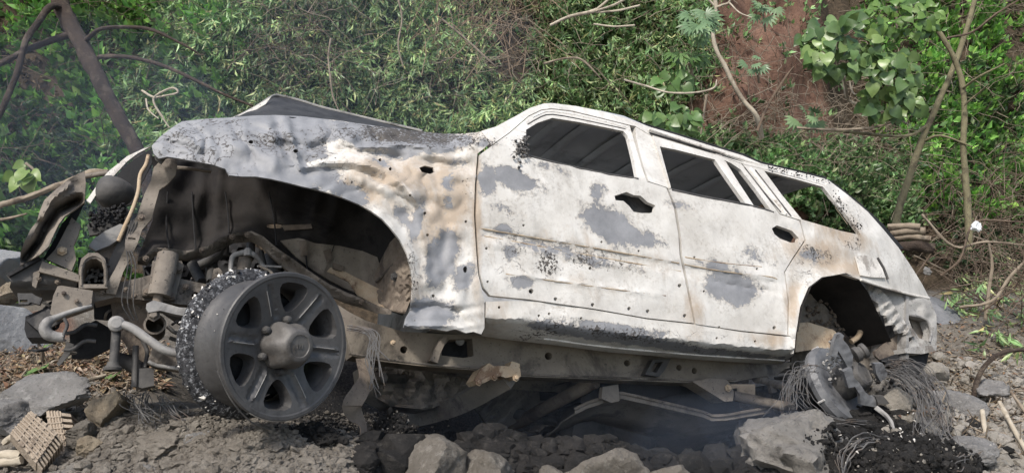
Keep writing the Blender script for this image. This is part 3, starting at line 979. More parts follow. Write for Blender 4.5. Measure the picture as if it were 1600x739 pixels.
# --- roof, bonnet and the far side
def sweep(name, rail, mat, parent, widths, bulge, thick=.012, ribs=0, wob=0):
    vs, fs = [], []
    m = len(widths)
    for (a, b, w_) in rail:
        p = Q(a, b, w_)
        for s, h in zip(widths, bulge):
            q = p - N * s + V * h
            if wob: q = q + V * wob * noise.noise(q * 3.0)
            vs.append(q)
    for i in range(len(rail) - 1):
        for j in range(m - 1):
            k = i * m + j
            fs.append((k, k + 1, k + m + 1, k + m))
    n = len(vs)
    vs2 = [p - V * thick for p in vs]
    allf = fs + [tuple(i + n for i in reversed(q)) for q in fs]
    for i in range(len(rail) - 1):
        a = i * m; b = (i + 1) * m
        allf.append((a, b, b + n, a + n)); a += m - 1; b += m - 1; allf.append((b, a, a + n, b + n))
    for j in range(m - 1):
        allf.append((j + 1, j, j + n, j + 1 + n)); k = (len(rail) - 1) * m + j; allf.append((k, k + 1, k + 1 + n, k + n))
    return mesh_obj(name, vs + vs2, allf, mat, parent)


RAIL = [(863, 163), (900, 167.5), (940, 175.5), (975, 185), (1010, 198), (1060, 213), (1120, 232), (1160, 244), (1190, 257), (1240, 268), (1290, 281)]
RAILW = [(a, b, rail_w(a, b) + .004) for a, b in RAIL]
WD = [0, .12, .3, .6, .9, 1.15, 1.27]
roof = sweep('roof', RAILW, M['ceil'], car, WD, [0, .02, .035, .045, .035, .015, -.01], .014, wob=.02)
for (a, b) in ((900, 167.5), (942, 176.5), (1000, 194.5), (1062, 214), (1122, 233), (1180, 253), (1240, 268)):
    vs, fs = [], []
    p = Q(a, b, rail_w(a, b) + .004)
    for s, h in zip(WD, [0, .02, .035, .045, .035, .015, -.01]):
        c = p - N * (s + .02) + V * (h - .016)
        for du, dv in ((-.035, 0), (-.015, -.014), (.015, -.014), (.035, 0)):
            vs.append(c + U * du + V * dv)
    for i in range(len(WD) - 1):
        for j in range(4):
            k = i * 4 + j; k2 = i * 4 + (j + 1) % 4
            fs.append((k, k2, k2 + 4, k + 4))
    mesh_obj('rib', vs, fs, M['ceil'], roof)
# charred roof edge seen as a dark line
qt('roof_gutter', [(a, b - 1.5, w_ + .01) for a, b, w_ in RAILW[3:]], 2.6, M['soot'], car, 6, 2, .5)
panel('tail_edge', [(1290, 278), (1310, 290), (1345, 318), (1380, 350), (1412, 388), (1405, 390), (1375, 358), (1335, 318), (1300, 290)], (), lambda a, b: wbody(a, b) + .03, 6, .05, M['soot'], car)
FAR = 1.62


def LC(p, s, h=0.0, a=0.0):
    return p - N * s + V * h + U * a


# far side: sill to belt, with pillars
belt = [(760, 222), (905, 257), (1050, 293), (1208, 333), (1330, 372), (1400, 400)]
vs, fs = [], []
for (a, b) in belt:
    p = Q(a, b, 0)
    for h in (0, -.25, -.5, -.62): vs.append(LC(p, FAR + .02 * (h > -.4), h))
for i in range(len(belt) - 1):
    for j in range(3):
        k = i * 4 + j
        fs.append((k, k + 4, k + 5, k + 1))
v, f = thicken(np.array([tuple(q) for q in vs]), np.array([t for q in fs for t in ((q[0], q[1], q[2]), (q[0], q[2], q[3]))]), N * .02)
mesh_obj('far_side', v, f, M['ceil'], car)
for (a, b), (a2, b2) in (((780, 226), (866, 164)), ((1040, 290), (1005, 197)), ((1215, 334), (1165, 246)), ((1345, 372), (1290, 282))):
    tube('far_pillar', [LC(Q(a, b, 0), FAR), LC(Q(a2, b2, rail_w(a2, b2)), 1.25)], .035, M['ceil'], car, 6, 1)
# floor pan and bulkhead
vs = []
for (a, b) in ((690, 505), (800, 515), (960, 535), (1100, 548), (1235, 556)):
    p = Q(a, b, .12)
    for s in (0, .5, 1.0, 1.5): vs.append(LC(p, s, -.0 + .03 * math.sin(s * 6)))
fs = [(i * 4 + j, i * 4 + j + 1, i * 4 + j + 5, i * 4 + j + 4) for i in range(4) for j in range(3)]
v, f = thicken(np.array([tuple(q) for q in vs]), np.array([t for q in fs for t in ((q[0], q[1], q[2]), (q[0], q[2], q[3]))]), V * .015)
mesh_obj('floor_pan', v, f, M['grey'], car)
vs = [LC(Q(735, 215, .1), 0), LC(Q(735, 215, .1), 1.45), LC(Q(720, 505, .1), 1.45), LC(Q(720, 505, .1), 0)]
v, f = thicken(np.array([tuple(q) for q in vs]), np.array([(0, 1, 2), (0, 2, 3)]), U * .02)
mesh_obj('bulkhead', v, f, M['grey'], car)
vs = [LC(Q(1420, 430, .12), 0), LC(Q(1420, 430, .12), 1.4), LC(Q(1420, 560, .1), 1.4), LC(Q(1420, 560, .1), 0)]
v, f = thicken(np.array([tuple(q) for q in vs]), np.array([(0, 1, 2), (0, 2, 3)]), U * -.02)
mesh_obj('tail_panel', v, f, M['grey'], car)

# buckled bonnet: its raised fold shows above the wing
hv, hf = [], []
rid = [(350, 187, .42), (372, 182, .50), (400, 168, .55), (428, 150.5, .58), (446, 152.5, .58), (470, 158.5, .56), (500, 168, .52), (540, 177.5, .48), (590, 189, .42), (640, 203.5, .34), (700, 211, .28), (742, 211, .22)]
nb = len(rid)
for (a, b, w_) in rid:
    yb_ = interp(a, TOPX, TOPY) + 2
    wn_ = wbody(a, yb_) + .015
    base = Q(a, yb_, wn_)
    top = Q(a, b, w_)
    midp = base.lerp(top, .55) - V * .02 * min(1, (yb_ - b) / 15)
    p2 = top - N * .35 - V * .01
    p3 = top - N * .9 - V * .05
    hv += [base, base.lerp(midp, .5) - V * .01, midp, midp.lerp(top, .6), top, top - N * .05 + V * .004, p2, p3]
for i in range(nb - 1):
    for j in range(7):
        k = i * 8 + j
        hf.append((k, k + 8, k + 9, k + 1))
v, f = thicken(np.array([tuple(q) for q in hv]), np.array([t for q in hf for t in ((q[0], q[1], q[2]), (q[0], q[2], q[3]))]), -V * .006)
bonnet = mesh_obj('bonnet', v, f, M['bonnet'], car, sharp=50)
qt('folded_edge', [(368, 184, .5), (400, 167, .54), (426, 150.5, .57), (440, 150.5, .58), (470, 157.5, .56), (500, 167, .52), (545, 178, .48), (600, 191, .40), (660, 205, .31)], 2.0, M['grey'], bonnet, 6)
panel('pale_edge', [(362, 184), (378, 178), (405, 163), (424, 151), (415, 163), (396, 174), (380, 182)], (), .5, 6, .006, M['whitemetal'], bonnet)

# --- front wheel housing
FL = [(215, 404), (229, 400), (240, 389), (250, 389), (270, 391), (291, 394), (323, 387), (342, 376), (365, 366), (393, 363), (411, 371), (432, 389), (460, 408), (490, 430), (515, 446), (540, 458), (560, 466), (592, 480), (612, 486)]
FLB = [(215, 409), (229, 411), (242, 396), (252, 396), (272, 400), (291, 404), (323, 398), (344, 388), (365, 376), (393, 374), (408, 381), (426, 400), (453, 424), (480, 440), (510, 457), (540, 470), (562, 476), (590, 486), (612, 488)]


def wliner(a, b):
    w_ = .50 - .40 * sstep(560, 648, a) - .10 * sstep(330, 220, a)
    w_ += .03 * noise.noise(Vector((a / 40.0, b / 40.0, 6.0)))
    for (c, s) in ((300, .12), (332, .1), (470, .3), (505, .25)):
        w_ -= .014 * math.exp(-((a - c - (400 - b) * s) / 9.0) ** 2)
    w_ -= .05 * math.exp(-((b - interp(a, [p[0] for p in FL], [p[1] for p in FL])) / 9.0) ** 2)
    w_ -= .03 * sstep(540, 500, a) * sstep(350, 380, b) * 0
    return w_


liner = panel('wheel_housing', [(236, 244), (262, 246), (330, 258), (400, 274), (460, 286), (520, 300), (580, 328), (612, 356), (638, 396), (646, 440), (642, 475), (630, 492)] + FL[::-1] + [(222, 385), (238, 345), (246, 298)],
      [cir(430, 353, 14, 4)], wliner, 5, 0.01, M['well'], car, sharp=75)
flange = panel('housing_flange', [(a, b - 2) for a, b in FL] + [(a, b + 2) for a, b in FLB[::-1]], (), lambda a, b: wliner(a, b) - .035, 5, 0.02, M['dust'], car)
for (a, b) in ((228, 404), (316, 391), (363, 370), (387, 367), (444, 402), (565, 471), (258, 392)):
    bolt(a, b, wliner(a, b) - .06, 3.4, M['brown'], flange)
panel('housing_patch', [(440, 352), (486, 350), (488, 357), (445, 360)], (), lambda a, b: wliner(a, b) - .015, 5, .006, M['brown'], liner)
for pts in ([(468, 376), (479, 376), (481, 398), (470, 400)], [(505, 392), (516, 388), (520, 402), (512, 412)], [(520, 410), (538, 416), (534, 424), (520, 420)]):
    panel('rust_plate', pts, (), lambda a, b: wliner(a, b) - .028, 5, .006, M['brown'], liner)
panel('housing_tongue', [(500, 420), (520, 428), (545, 440), (560, 462), (592, 478), (612, 482), (600, 455), (570, 440), (540, 425), (510, 412)], (), lambda a, b: wliner(a, b) - .03 + .0005 * abs(b - 450), 5, .012, M['tan'], liner)
panel('housing_lit_area', [(438, 376), (466, 372), (476, 374), (492, 380), (530, 384), (566, 392), (590, 402), (600, 440), (606, 478), (590, 474), (560, 459), (538, 450), (515, 438), (490, 422), (462, 401)], (), lambda a, b: wliner(a, b) - .014 - .008 * math.exp(-((a - 478 - (b - 400) * .1) / 3.0) ** 2) - .008 * math.exp(-((a - 514 + (b - 400) * .3) / 4.0) ** 2), 4, .01, M['under2'], liner)  # lighter sheet painting the sunlit lower part of the housing
for pts in ([(478, 374), (478, 396), (480, 420)], [(522, 382), (516, 400), (510, 414)], [(300, 300), (302, 340), (306, 390)], [(262, 300), (260, 350), (264, 388)], [(352, 300), (356, 330), (358, 364)], [(420, 300), (428, 340), (432, 384)]):
    qt('panel_seam', [(a, b, wliner(a, b) - .016) for a, b in pts], 1.3, M['soot'], liner, 5)
# mud guard with its pressed grid
guard = panel('mud_guard', [(585, 430), (596, 405), (610, 378), (622, 366), (636, 397), (644, 438), (641, 470), (633, 490), (610, 484), (592, 472)], (),
              lambda a, b: wliner(a, b) - .025 - .008 * (math.sin(a * .55) * math.sin(b * .55) > 0) + .01 * noise.noise(Vector((a / 9.0, b / 9.0, 0))), 3.5, .01, M['brown'], car)
qt('guard_rib', [(588, 440, .36), (604, 425, .28), (618, 410, .2)], 3, M['dust'], guard, 6)
bolt(617, 432, wliner(617, 432) - .04, 5, M['dark'], guard)
# wing stay up under the wing edge
qt('wing_stay', [(270, 262, .25), (300, 264, .25), (330, 268, .25)], 3, M['dust'], car, 6)

# --- front end
panel('bumper_corner', [(132, 267), (134, 285), (132, 316), (118, 327), (101, 338), (92, 350), (84, 366), (76, 385), (62, 398), (31, 415), (32, 395), (38, 378), (48, 358), (58, 345), (62, 330), (69, 313), (85, 298), (106, 281)], (),
      lambda a, b: .13 + .13 * math.exp(-(segd1((a, b), [(122, 313), (88, 330), (72, 352), (60, 378), (38, 405)]) / 7.0) ** 2) + .015 * noise.noise(Vector((a / 20.0, b / 20.0, 1))) - .03 * math.exp(-(segd1((a, b), [(108, 290), (80, 312), (66, 340)]) / 4.0) ** 2), 4, .012, M['dust'], car)
panel('bumper_inner', [(132, 316), (112, 332), (96, 350), (86, 372), (70, 400), (60, 408), (90, 400), (104, 372), (118, 345)], (), .24, 6, .01, M['soot'], car)
br = panel('corner_bracket', [(112, 340), (126, 352), (122, 368), (115, 384), (119, 405), (112, 423), (72, 405), (86, 390), (97, 370)], (), lambda a, b: .19 + .001 * (420 - b) * .2, 6, .014, M['dust'], car)
bolt(97, 392, .185, 5, M['tan'], br)
panel('bumper_beam', [(10, 430), (28, 421), (52, 407), (66, 402), (72, 409), (112, 425), (121, 436), (119, 452), (56, 453), (15, 449), (17, 439)], (),
      lambda a, b: .20 + .03 * sstep(440, 452, b), 5, .16, M['dark'], car)
panel('beam_lip', [(10, 428), (60, 400), (64, 404), (14, 432)], (), .18, 6, .03, M['soot'], car)
panel('beam_cover', [(66, 408), (112, 424), (128, 432), (122, 440), (60, 424)], (), .17, 6, .02, M['dust'], car)
panel('beam_rib', [(52, 426), (64, 421), (56, 450), (50, 446)], (), .185, 6, .02, M['dust'], car)
panel('clip', [(27, 458), (50, 458), (56, 462), (66, 466), (62, 476), (48, 472), (44, 475), (29, 475)], [[(31, 468), (43, 468), (43, 472), (31, 472)]], .2, 4, .02, M['dark'], car)
panel('box_bracket', [(90, 447), (96, 446), (145, 454), (143, 474), (112, 485), (84, 494), (78, 490), (83, 462)], (), .12, 6, .09, M['dust'], car)
qt('tow_hook', [(143, 477, .13), (108, 488, .12), (88, 496, .12), (76, 502, .12), (70, 512, .12), (75, 522, .12), (87, 526, .12), (100, 527, .12)], [4, 4, 5, 8, 9, 9, 8, 7.5], M['grey'], car, 10)
panel('buffer_block', [(40, 494), (78, 478), (80, 500), (78, 527), (42, 527), (38, 514)], (), .24, 6, .12, M['soot'], car)
panel('skid_lip', [(40, 500), (76, 482), (100, 500), (64, 520)], (), .22, 6, .02, M['dark'], car)
qt('bent_rod', [(103, 521, .2), (117, 518, .2), (134, 507, .2), (152, 508, .2)], 3, M['dark'], car, 8)
qt('bent_rod', [(100, 546, .22), (113, 546, .22), (132, 533, .22), (150, 533, .22)], 3, M['dark'], car, 8)
qt('hook_clip', [(100, 497, .11), (105, 508, .11), (100, 521, .11), (98, 528, .11)], 2.6, M['dark'], car, 8)
panel('hanging_plate', [(104, 533), (116, 538), (108, 555), (92, 572), (88, 568), (99, 552)], (), .24, 6, .01, M['dark'], car)
panel('lower_tray', [(108, 520), (150, 500), (185, 520), (180, 540), (140, 560), (112, 560)], (), .45, 6, .02, M['soot'], car)
# lamp bucket, strut and the grille carrier
panel('lamp_bucket', [(123, 450), (123, 420), (127, 404), (138, 395), (153, 395), (164, 404), (168, 420), (168, 450)], [[(129, 444), (129, 422), (133, 410), (142, 404), (151, 404), (159, 410), (162, 422), (162, 444)]], .17, 5, .16, M['dust'], car)
panel('bucket_back', [(122, 450), (122, 402), (168, 402), (168, 450)], (), .31, 8, .01, M['soot'], car)
qt('bucket_rim', [(127, 446, .168), (127, 421, .168), (132, 407, .168), (142, 400.5, .168), (152, 400.5, .168), (161, 407, .168), (165, 421, .168), (165, 446, .168)], 1.6, M['dust'], car, 6, 3)
c = Q(177, 300, .42)
lathe('lamp_reflector', c, N - U * .5, [(.065, -.03), (.064, 0), (.055, .035), (.035, .058), (.008, .066)], M['dark'], car, 24, lambda a, h: 1 + .06 * math.sin(3 * a))
panel('hood_front_edge', [(236, 229), (215, 240), (199, 252), (173, 280), (151, 303), (141, 318), (135, 313), (150, 292), (168, 269), (199, 244), (225, 232)], (), .40, 5, .012, M['whitemetal'], car)
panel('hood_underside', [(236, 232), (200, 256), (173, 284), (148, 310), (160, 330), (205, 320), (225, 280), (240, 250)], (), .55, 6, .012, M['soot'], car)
panel('grille_carrier', [(138, 384), (148, 372), (164, 361), (187, 350), (200, 352), (188, 372), (170, 384), (150, 392)], (), .30, 5, .03, M['grey'], car)
qt('support_stay', [(232, 243, .28), (228, 258, .27), (219, 274, .26), (216, 300, .25), (206, 330, .25), (194, 356, .25), (185, 377, .25)], 3.2, M['tan'], car, 8)
strut = panel('radiator_strut', [(262, 248), (274, 248), (277, 258), (274, 274), (262, 288), (249, 297), (243, 318), (237, 342), (222, 359), (215, 380), (203, 404), (192, 426), (181, 460), (166, 458), (166, 444), (180, 420), (195, 389), (196, 374), (207, 353), (216, 332), (226, 302), (236, 282), (240, 262), (250, 252)],
      [[(200, 371), (212, 372), (212, 374.5), (200, 373.5)]], lambda a, b: .19 + .012 * math.sin(b / 9.0), 4, .012, M['dust'], car)
panel('corner_fold', [(237, 228), (262, 222), (268, 236), (252, 256), (243, 250)], (), .12, 5, .01, M['dark'], car)
bolt(221, 340, .17, 4, M['brown'], strut)
panel('grille_support', [(185, 376), (200, 352), (222, 330), (232, 300), (238, 330), (214, 365), (196, 390), (180, 420), (168, 440), (160, 436), (172, 404)], (), .32, 6, .012, M['dark'], car)
qt('cross_tube', [(120, 278, .9), (170, 270, .8)], 4, M['dust'], car, 8)
crumb = []
for i in range(150):
    a = RNG.uniform(140, 196); b = 345 - (a - 140) * .25 + RNG.uniform(-13, 13)
    crumb.append(lathe_data(Q(a, b, .36 + RNG.uniform(-.02, .05)), Vector(RNG.normal(0, 1, 3)), [(.001, -.008), (RNG.uniform(.004, .009), 0), (.001, .008)], 5))
v, f = merge(crumb)
tag(mesh_obj('charred_crumbs', v, f, M['soot'], car), kind='stuff')
panel('crumb_tray', [(136, 352), (160, 332), (200, 325), (205, 345), (175, 362), (140, 368)], (), .41, 6, .02, M['dark'], car)
# frame horn with steering box
panel('frame_horn', [(147, 452), (165, 444), (190, 440), (222, 433), (240, 428), (285, 436), (332, 446), (336, 475), (322, 480), (270, 474), (235, 470), (180, 464), (147, 472)],
      [cir(306, 463, 7, 7)], lambda a, b: .22 + .01 * noise.noise(Vector((a / 25.0, b / 25.0, 0))), 5, .09, M['dust'], car)
panel('horn_gusset', [(172, 470), (236, 472), (248, 500), (236, 540), (224, 580), (206, 575), (198, 540), (184, 520), (176, 495)], [], .30, 6, .03, M['brown'], car)
panel('horn_opening', [(146, 458), (186, 466), (178, 488), (170, 500), (147, 498)], (), .35, 6, .012, M['soot'], car)
sb = panel('steering_box_flange', [(238, 408), (252, 400), (284, 408), (287, 415), (282, 435), (274, 468), (262, 470), (240, 464), (222, 462), (222, 450), (234, 440)], (), .20, 5, .03, M['dust'], car)
for a, b in ((280, 421), (229, 456), (268, 463)): bolt(a, b, .19, 4, M['brown'], sb)
qt('steering_box', [(263, 398, .17), (258, 425, .16), (250, 458, .15)], [16, 16.5, 15], M['dust'], car, 16, 2)
qt('steering_box_collar', [(252, 447, .148), (249, 462, .148)], [17, 17], M['dust'], car, 16, 1)
qt('sector_shaft', [(248, 460, .15), (246, 480, .15)], [8, 8], M['brown'], car, 12, 1)
arm = panel('pitman_arm', [(229, 474), (240, 469), (252, 472), (280, 480), (298, 481), (308, 484), (306, 492), (294, 494), (275, 491), (250, 485), (232, 488), (228, 482)], (), .11, 4, .04, M['grey'], car)
bolt(240, 492, .13, 7, M['dust'], arm, 'nut')
qt('ball_joint', [(296, 490, .12), (295, 500, .12), (294, 506, .12), (293, 520, .12)], [9, 9, 7, 4], M['grey'], car, 12, 1)
c = Q(242, 509, .2)
lathe('crossmember_tube', c, N, [(.028, -.12), (.034, -.12), (.034, .02), (.036, .022), (.036, .028), (.029, .028), (.028, -.10), (.001, -.10)], M['dust'], car, 20)
qt('stabilizer_bar', [(180, 506, .14), (195, 508, .13), (211, 515, .12), (237, 534, .11), (261, 548, .10), (291, 553, .10), (330, 556, .12)], 6.8, M['grey'], car, 12, 4, .1)
c = Q(182, 506, .135)
lathe('bar_bush', c, N, [(.02, -.03), (.026, -.02), (.026, .01), (.016, .018)], M['grey'], car, 16)
qt('drop_link', [(182, 512, .15), (180, 540, .15), (177, 574, .15)], 7, M['dark'], car, 12, 1)
c = Q(176, 575, .15)
lathe('link_washer', c, V, [(.028, -.008), (.030, 0), (.020, .01), (.018, .02)], M['dark'], car, 16)
panel('lower_arm', [(238, 544), (262, 552), (296, 560), (330, 566), (330, 584), (296, 580), (246, 573), (231, 566), (232, 560)], (), .16, 5, .07, M['dust'], car)
qt('arm_edge', [(232, 564, .15), (246, 571, .15), (296, 578, .15), (330, 583, .15)], 3, M['grey'], car, 8, 2)
panel('arm_mount', [(207, 576), (240, 574), (241, 602), (222, 606), (207, 601)], (), .2, 6, .06, M['dark'], car)
qt('mount_bolt', [(212, 540, .2), (210, 604, .2)], 5, M['dark'], car, 8, 1)
qt('mount_tube', [(176, 560, .3), (200, 566, .3), (225, 580, .28)], 12, M['soot'], car, 10, 1)
# brake hoses and bits in front of the arms
for pts in ([(262, 510, .25), (275, 520, .24), (288, 515, .22), (294, 500, .2)], [(266, 528, .26), (280, 532, .24), (292, 528, .2)], [(222, 530, .25), (230, 550, .25), (226, 575, .22)]):
    qt('brake_hose', pts, 3.2, M['dark'], car, 8)
# strut tower: damper and yoke
qt('damper', [(384, 402, .44), (380, 420, .42), (373, 446, .40), (366, 470, .38)], [10.5, 10.8, 11.5, 12], M['dust'], car, 14, 1)
qt('damper_cap', [(385, 398, .44), (384, 404, .44)], [12, 12], M['dark'], car, 14, 1)
qt('yoke', [(358, 446, .38), (360, 425, .38), (363, 402, .39), (374, 396, .39), (388, 394, .39), (402, 402, .39), (410, 414, .40), (418, 424, .40)], [3.5, 3.5, 4.2, 4, 4.5, 4, 3.5, 2.5], M['grey'], car, 8, 3)
lathe('yoke_bolt', Q(387, 396, .385), V, [(.016, -.01), (.016, .012), (.009, .022)], M['grey'], car, 8)
panel('upper_arm', [(334, 420), (342, 418), (347, 424), (349, 434), (366, 443), (356, 455), (334, 458), (330, 440)], (), .36, 5, .04, M['dust'], car)
qt('brake_line', [(404, 415, .36), (415, 420, .35), (422, 424, .35), (430, 432, .34)], 2, M['dust'], car, 6)
qt('brake_line', [(402, 416, .37), (418, 416, .36), (440, 417, .35)], 1.8, M['grey'], car, 6)
for pts, r in (([(300, 420, .7), (340, 400, .7), (352, 380, .7)], 7), ([(330, 400, .75), (332, 440, .7)], 9), ([(352, 400, .7), (352, 376, .7)], 6), ([(392, 378, .62), (391, 398, .6)], 7),
               ([(420, 400, .7), (432, 430, .65)], 10), ([(300, 412, .6), (315, 440, .55)], 8), ([(408, 392, .6), (414, 420, .58)], 4)):
    qt('engine_pipe', pts, r, M['dark'], car, 8, 2, .2)
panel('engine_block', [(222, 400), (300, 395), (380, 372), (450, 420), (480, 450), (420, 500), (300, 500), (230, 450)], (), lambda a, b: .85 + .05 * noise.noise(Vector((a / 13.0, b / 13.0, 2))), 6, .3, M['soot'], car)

CL = random.Random(5)
for i in range(34):
    a, b = CL.uniform(60, 300), CL.uniform(390, 560)
    if a < 130 and b < 470: b += 50
    w_ = CL.uniform(.22, .5)
    an = CL.uniform(0, 6.28); l = CL.uniform(8, 26)
    qt('loose_hose', [(a, b, w_), (a + l * math.cos(an) * .5 + CL.uniform(-4, 4), b + l * math.sin(an) * .5 + CL.uniform(-4, 4), w_ - .02), (a + l * math.cos(an), b + l * math.sin(an), w_ + .02)], CL.uniform(.9, 2.6), M[CL.choice(('dark', 'brown', 'under', 'soot'))], car, 6, 3, .3)
for (a, b, w_, r) in ((160, 456, .20, 3), (196, 452, .20, 3), (210, 462, .20, 3.5), (290, 448, .2, 4), (318, 452, .2, 3), (120, 470, .11, 2.5), (100, 458, .11, 2.5), (60, 436, .19, 3), (90, 440, .19, 3), (192, 500, .29, 4), (214, 520, .29, 3.5), (205, 550, .29, 3)):
    bolt(a, b, w_, r, M['brown'], car)
for i in range(3):
    qt('burnt_lead', [(205 + i * 5, 345, .2), (196 + i * 3, 380, .19), (200 + i * 6, 415, .18), (190 + i * 9, 470, .18), (205 + i * 5, 500, .2)], .9, M['dark'], car, 5, 4)
panel('cooler_plate', [(150, 392), (188, 372), (196, 392), (178, 424), (166, 438), (160, 410)], (), .33, 5, .02, M['brown'], car)
crumb = []
for i in range(40):
    a, b = RNG.normal(146, 8), RNG.normal(432, 5)
    crumb.append(lathe_data(Q(a, b, .27), Vector(RNG.normal(0, 1, 3)), [(.001, -.006), (RNG.uniform(.004, .008), 0), (.001, .006)], 5))
v, f = merge(crumb)
tag(mesh_obj('bucket_ash', v, f, M['grey'], car), kind='stuff')

# --- front wheel, steered out, its tyre burnt away
AX = (CR * .777 + CU * .06 - CF * .63).normalized()
WC = W(449, 540, 2.45)
wheel = bpy.data.objects.new('wheel', None); COL.objects.link(wheel); wheel.parent = car; wheel.location = WC - ROOT
ey = (CU - AX * CU.dot(AX)).normalized(); ex = ey.cross(AX)
RF = .2345


def wp(px, py, h=0.0):
    """wheel plane: px, py metres from the hub, h outward"""
    return WC + ex * px + ey * py + AX * h


def dish(r):
    return interp(r, [0, .06, .09, .16, .20, .225, .24], [-.035, -.035, -.03, -.012, -.004, 0, 0])


def spoke_h(x, y):
    r = math.hypot(x, y); a = math.degrees(math.atan2(y, x))
    b = (a - 48 + 30) % 60 - 30
    off = b / 57.3 * r
    h = dish(r)
    if r < .205:
        h -= .005 * (1 - sstep(.007, .010, abs(off + .010))) * sstep(.085, .10, r)
        h += .004 * math.exp(-((off - .006) / .003) ** 2) * sstep(.085, .10, r)
    return h


holes = []
for k in range(6):
    a0 = 18 + 60 * k
    H = []
    for (r, da) in ((.108, -3), (.118, -9), (.140, -14), (.165, -16.5), (.185, -16.5), (.198, -14), (.203, -8), (.203, 0), (.203, 8), (.198, 14), (.185, 16.5), (.165, 16.5), (.140, 14), (.118, 9), (.108, 3)):
        a = D2R(a0 + da); H.append((r * math.cos(a), r * math.sin(a)))
    holes.append(H)
v2, tri = sheet2d(cir(0, 0, .222, n=60), holes, .0065)
v3 = np.array([tuple(wp(x, y, spoke_h(x, y))) for x, y in v2])
e1 = v3[tri[:, 1]] - v3[tri[:, 0]]; e2 = v3[tri[:, 2]] - v3[tri[:, 0]]
if (np.cross(e1, e2) @ np.array(AX)).sum() < 0: tri = tri[:, ::-1]
# sides of the windows slope in: the back sheet is drawn toward the spoke middles
back = []
for (x, y) in v2:
    r = math.hypot(x, y); a = math.degrees(math.atan2(y, x)); b = (a - 18 + 30) % 60 - 30
    s = .84 if r < .207 else 1.0
    da = 0
    q = wp(x, y, spoke_h(x, y) - .045)
    if r < .207:
        cx, cy = .158 * math.cos(D2R(a - b)), .158 * math.sin(D2R(a - b))
        dx, dy = x - cx, y - cy; dd = math.hypot(dx, dy)
        if dd < .06: q = wp(cx + dx * .78, cy + dy * .78, spoke_h(x, y) - .05)
    back.append(q)
vb = np.array([tuple(q) for q in back])
n_ = len(v3)
_, ff = thicken(v3, tri, (0, 0, 0))
mesh_obj('spoke_face', np.vstack([v3, vb]), ff, M['alloy'], wheel, sharp=38)
lathe('rim', WC, AX, [(.212, -.005), (.222, .002), (.232, .002), (.2355, -.002), (.2355, -.010), (.226, -.016), (.214, -.022), (.206, -.04), (.196, -.06), (.190, -.09), (.192, -.14), (.204, -.165), (.212, -.18), (.216, -.215), (.232, -.222),
      (.2355, -.226), (.234, -.232), (.222, -.232), (.206, -.21), (.185, -.15), (.182, -.09), (.188, -.05), (.205, -.02)], M['alloy'], wheel, 72)
v, f = lathe_data(WC, AX, [(.2345, .003), (.2365, 0), (.2365, -.003), (.2345, -.004)], 72)
lo = [q for q in f if len(q) == 4 and (sum((v[i] - WC).dot(ey) for i in q) / 4 < -.02 and sum((v[i] - WC).dot(ex) for i in q) / 4 > -.15)]
used = sorted({i for q in lo for i in q}); mp_ = {i: j for j, i in enumerate(used)}
mesh_obj('worn_lip', [v[i] for i in used], [tuple(mp_[i] for i in q) for q in lo], M['wear'], wheel)
# spoke edge lines rubbed bright
for k in range(6):
    a = D2R(48 + 60 * k)
    d_, s_ = Vector((math.cos(a), math.sin(a))), Vector((-math.sin(a), math.cos(a)))
    P = []
    for r in (.105, .13, .16, .188):
        q = d_ * r + s_ * .0075
        P.append(wp(q.x, q.y, spoke_h(q.x, q.y) + .0005))
    tube('spoke_line', P, .0016, M['grey'], wheel, 6, 1)
# hub cap: stepped, lobed, pushed out
hubc = lathe('hub_cap', WC, AX, [(.075, -.04), (.076, -.012), (.073, .010), (.066, .034), (.058, .055), (.050, .066), (.046, .068), (.036, .068), (.034, .0655), (.001, .0655)], M['hubcap'], wheel, 60,
      lambda a, h: 1 + (.08 * math.cos(6 * (a - .3)) if h < .05 else .015 * math.cos(6 * (a - .3))) * (1 if h > -.03 else .5), sharp=32)
# raised letters worn on the cap, too rubbed to read as more than a band
for k in range(4):
    x = -.018 + k * .012
    b_ = [wp(x - .003, -.006, .067), wp(x - .003, .006, .067), wp(x + .003, .006, .067), wp(x + .003, -.006, .067)]
    if k in (0, 1, 2): tube('cap_letter', [b_[1], b_[0], b_[3]] if k == 0 else ([b_[0], b_[1], b_[2], b_[3]] if k == 1 else [b_[1], b_[0], b_[3], b_[2]]), .0012, M['hubcap'], hubc, 4, 1)
for k in range(6):
    a = D2R(18 + 60 * k)
    p = wp(.083 * math.cos(a), .083 * math.sin(a), -.03)
    lathe('lug_nut', p, AX, [(.013, -.01), (.013, .016), (.010, .024), (.004, .027)], M['dark'], wheel, 8)
lathe('brake_drum', WC, AX, [(.01, -.25), (.15, -.25), (.16, -.20), (.16, -.10), (.10, -.09), (.02, -.085)], M['soot'], wheel, 32)
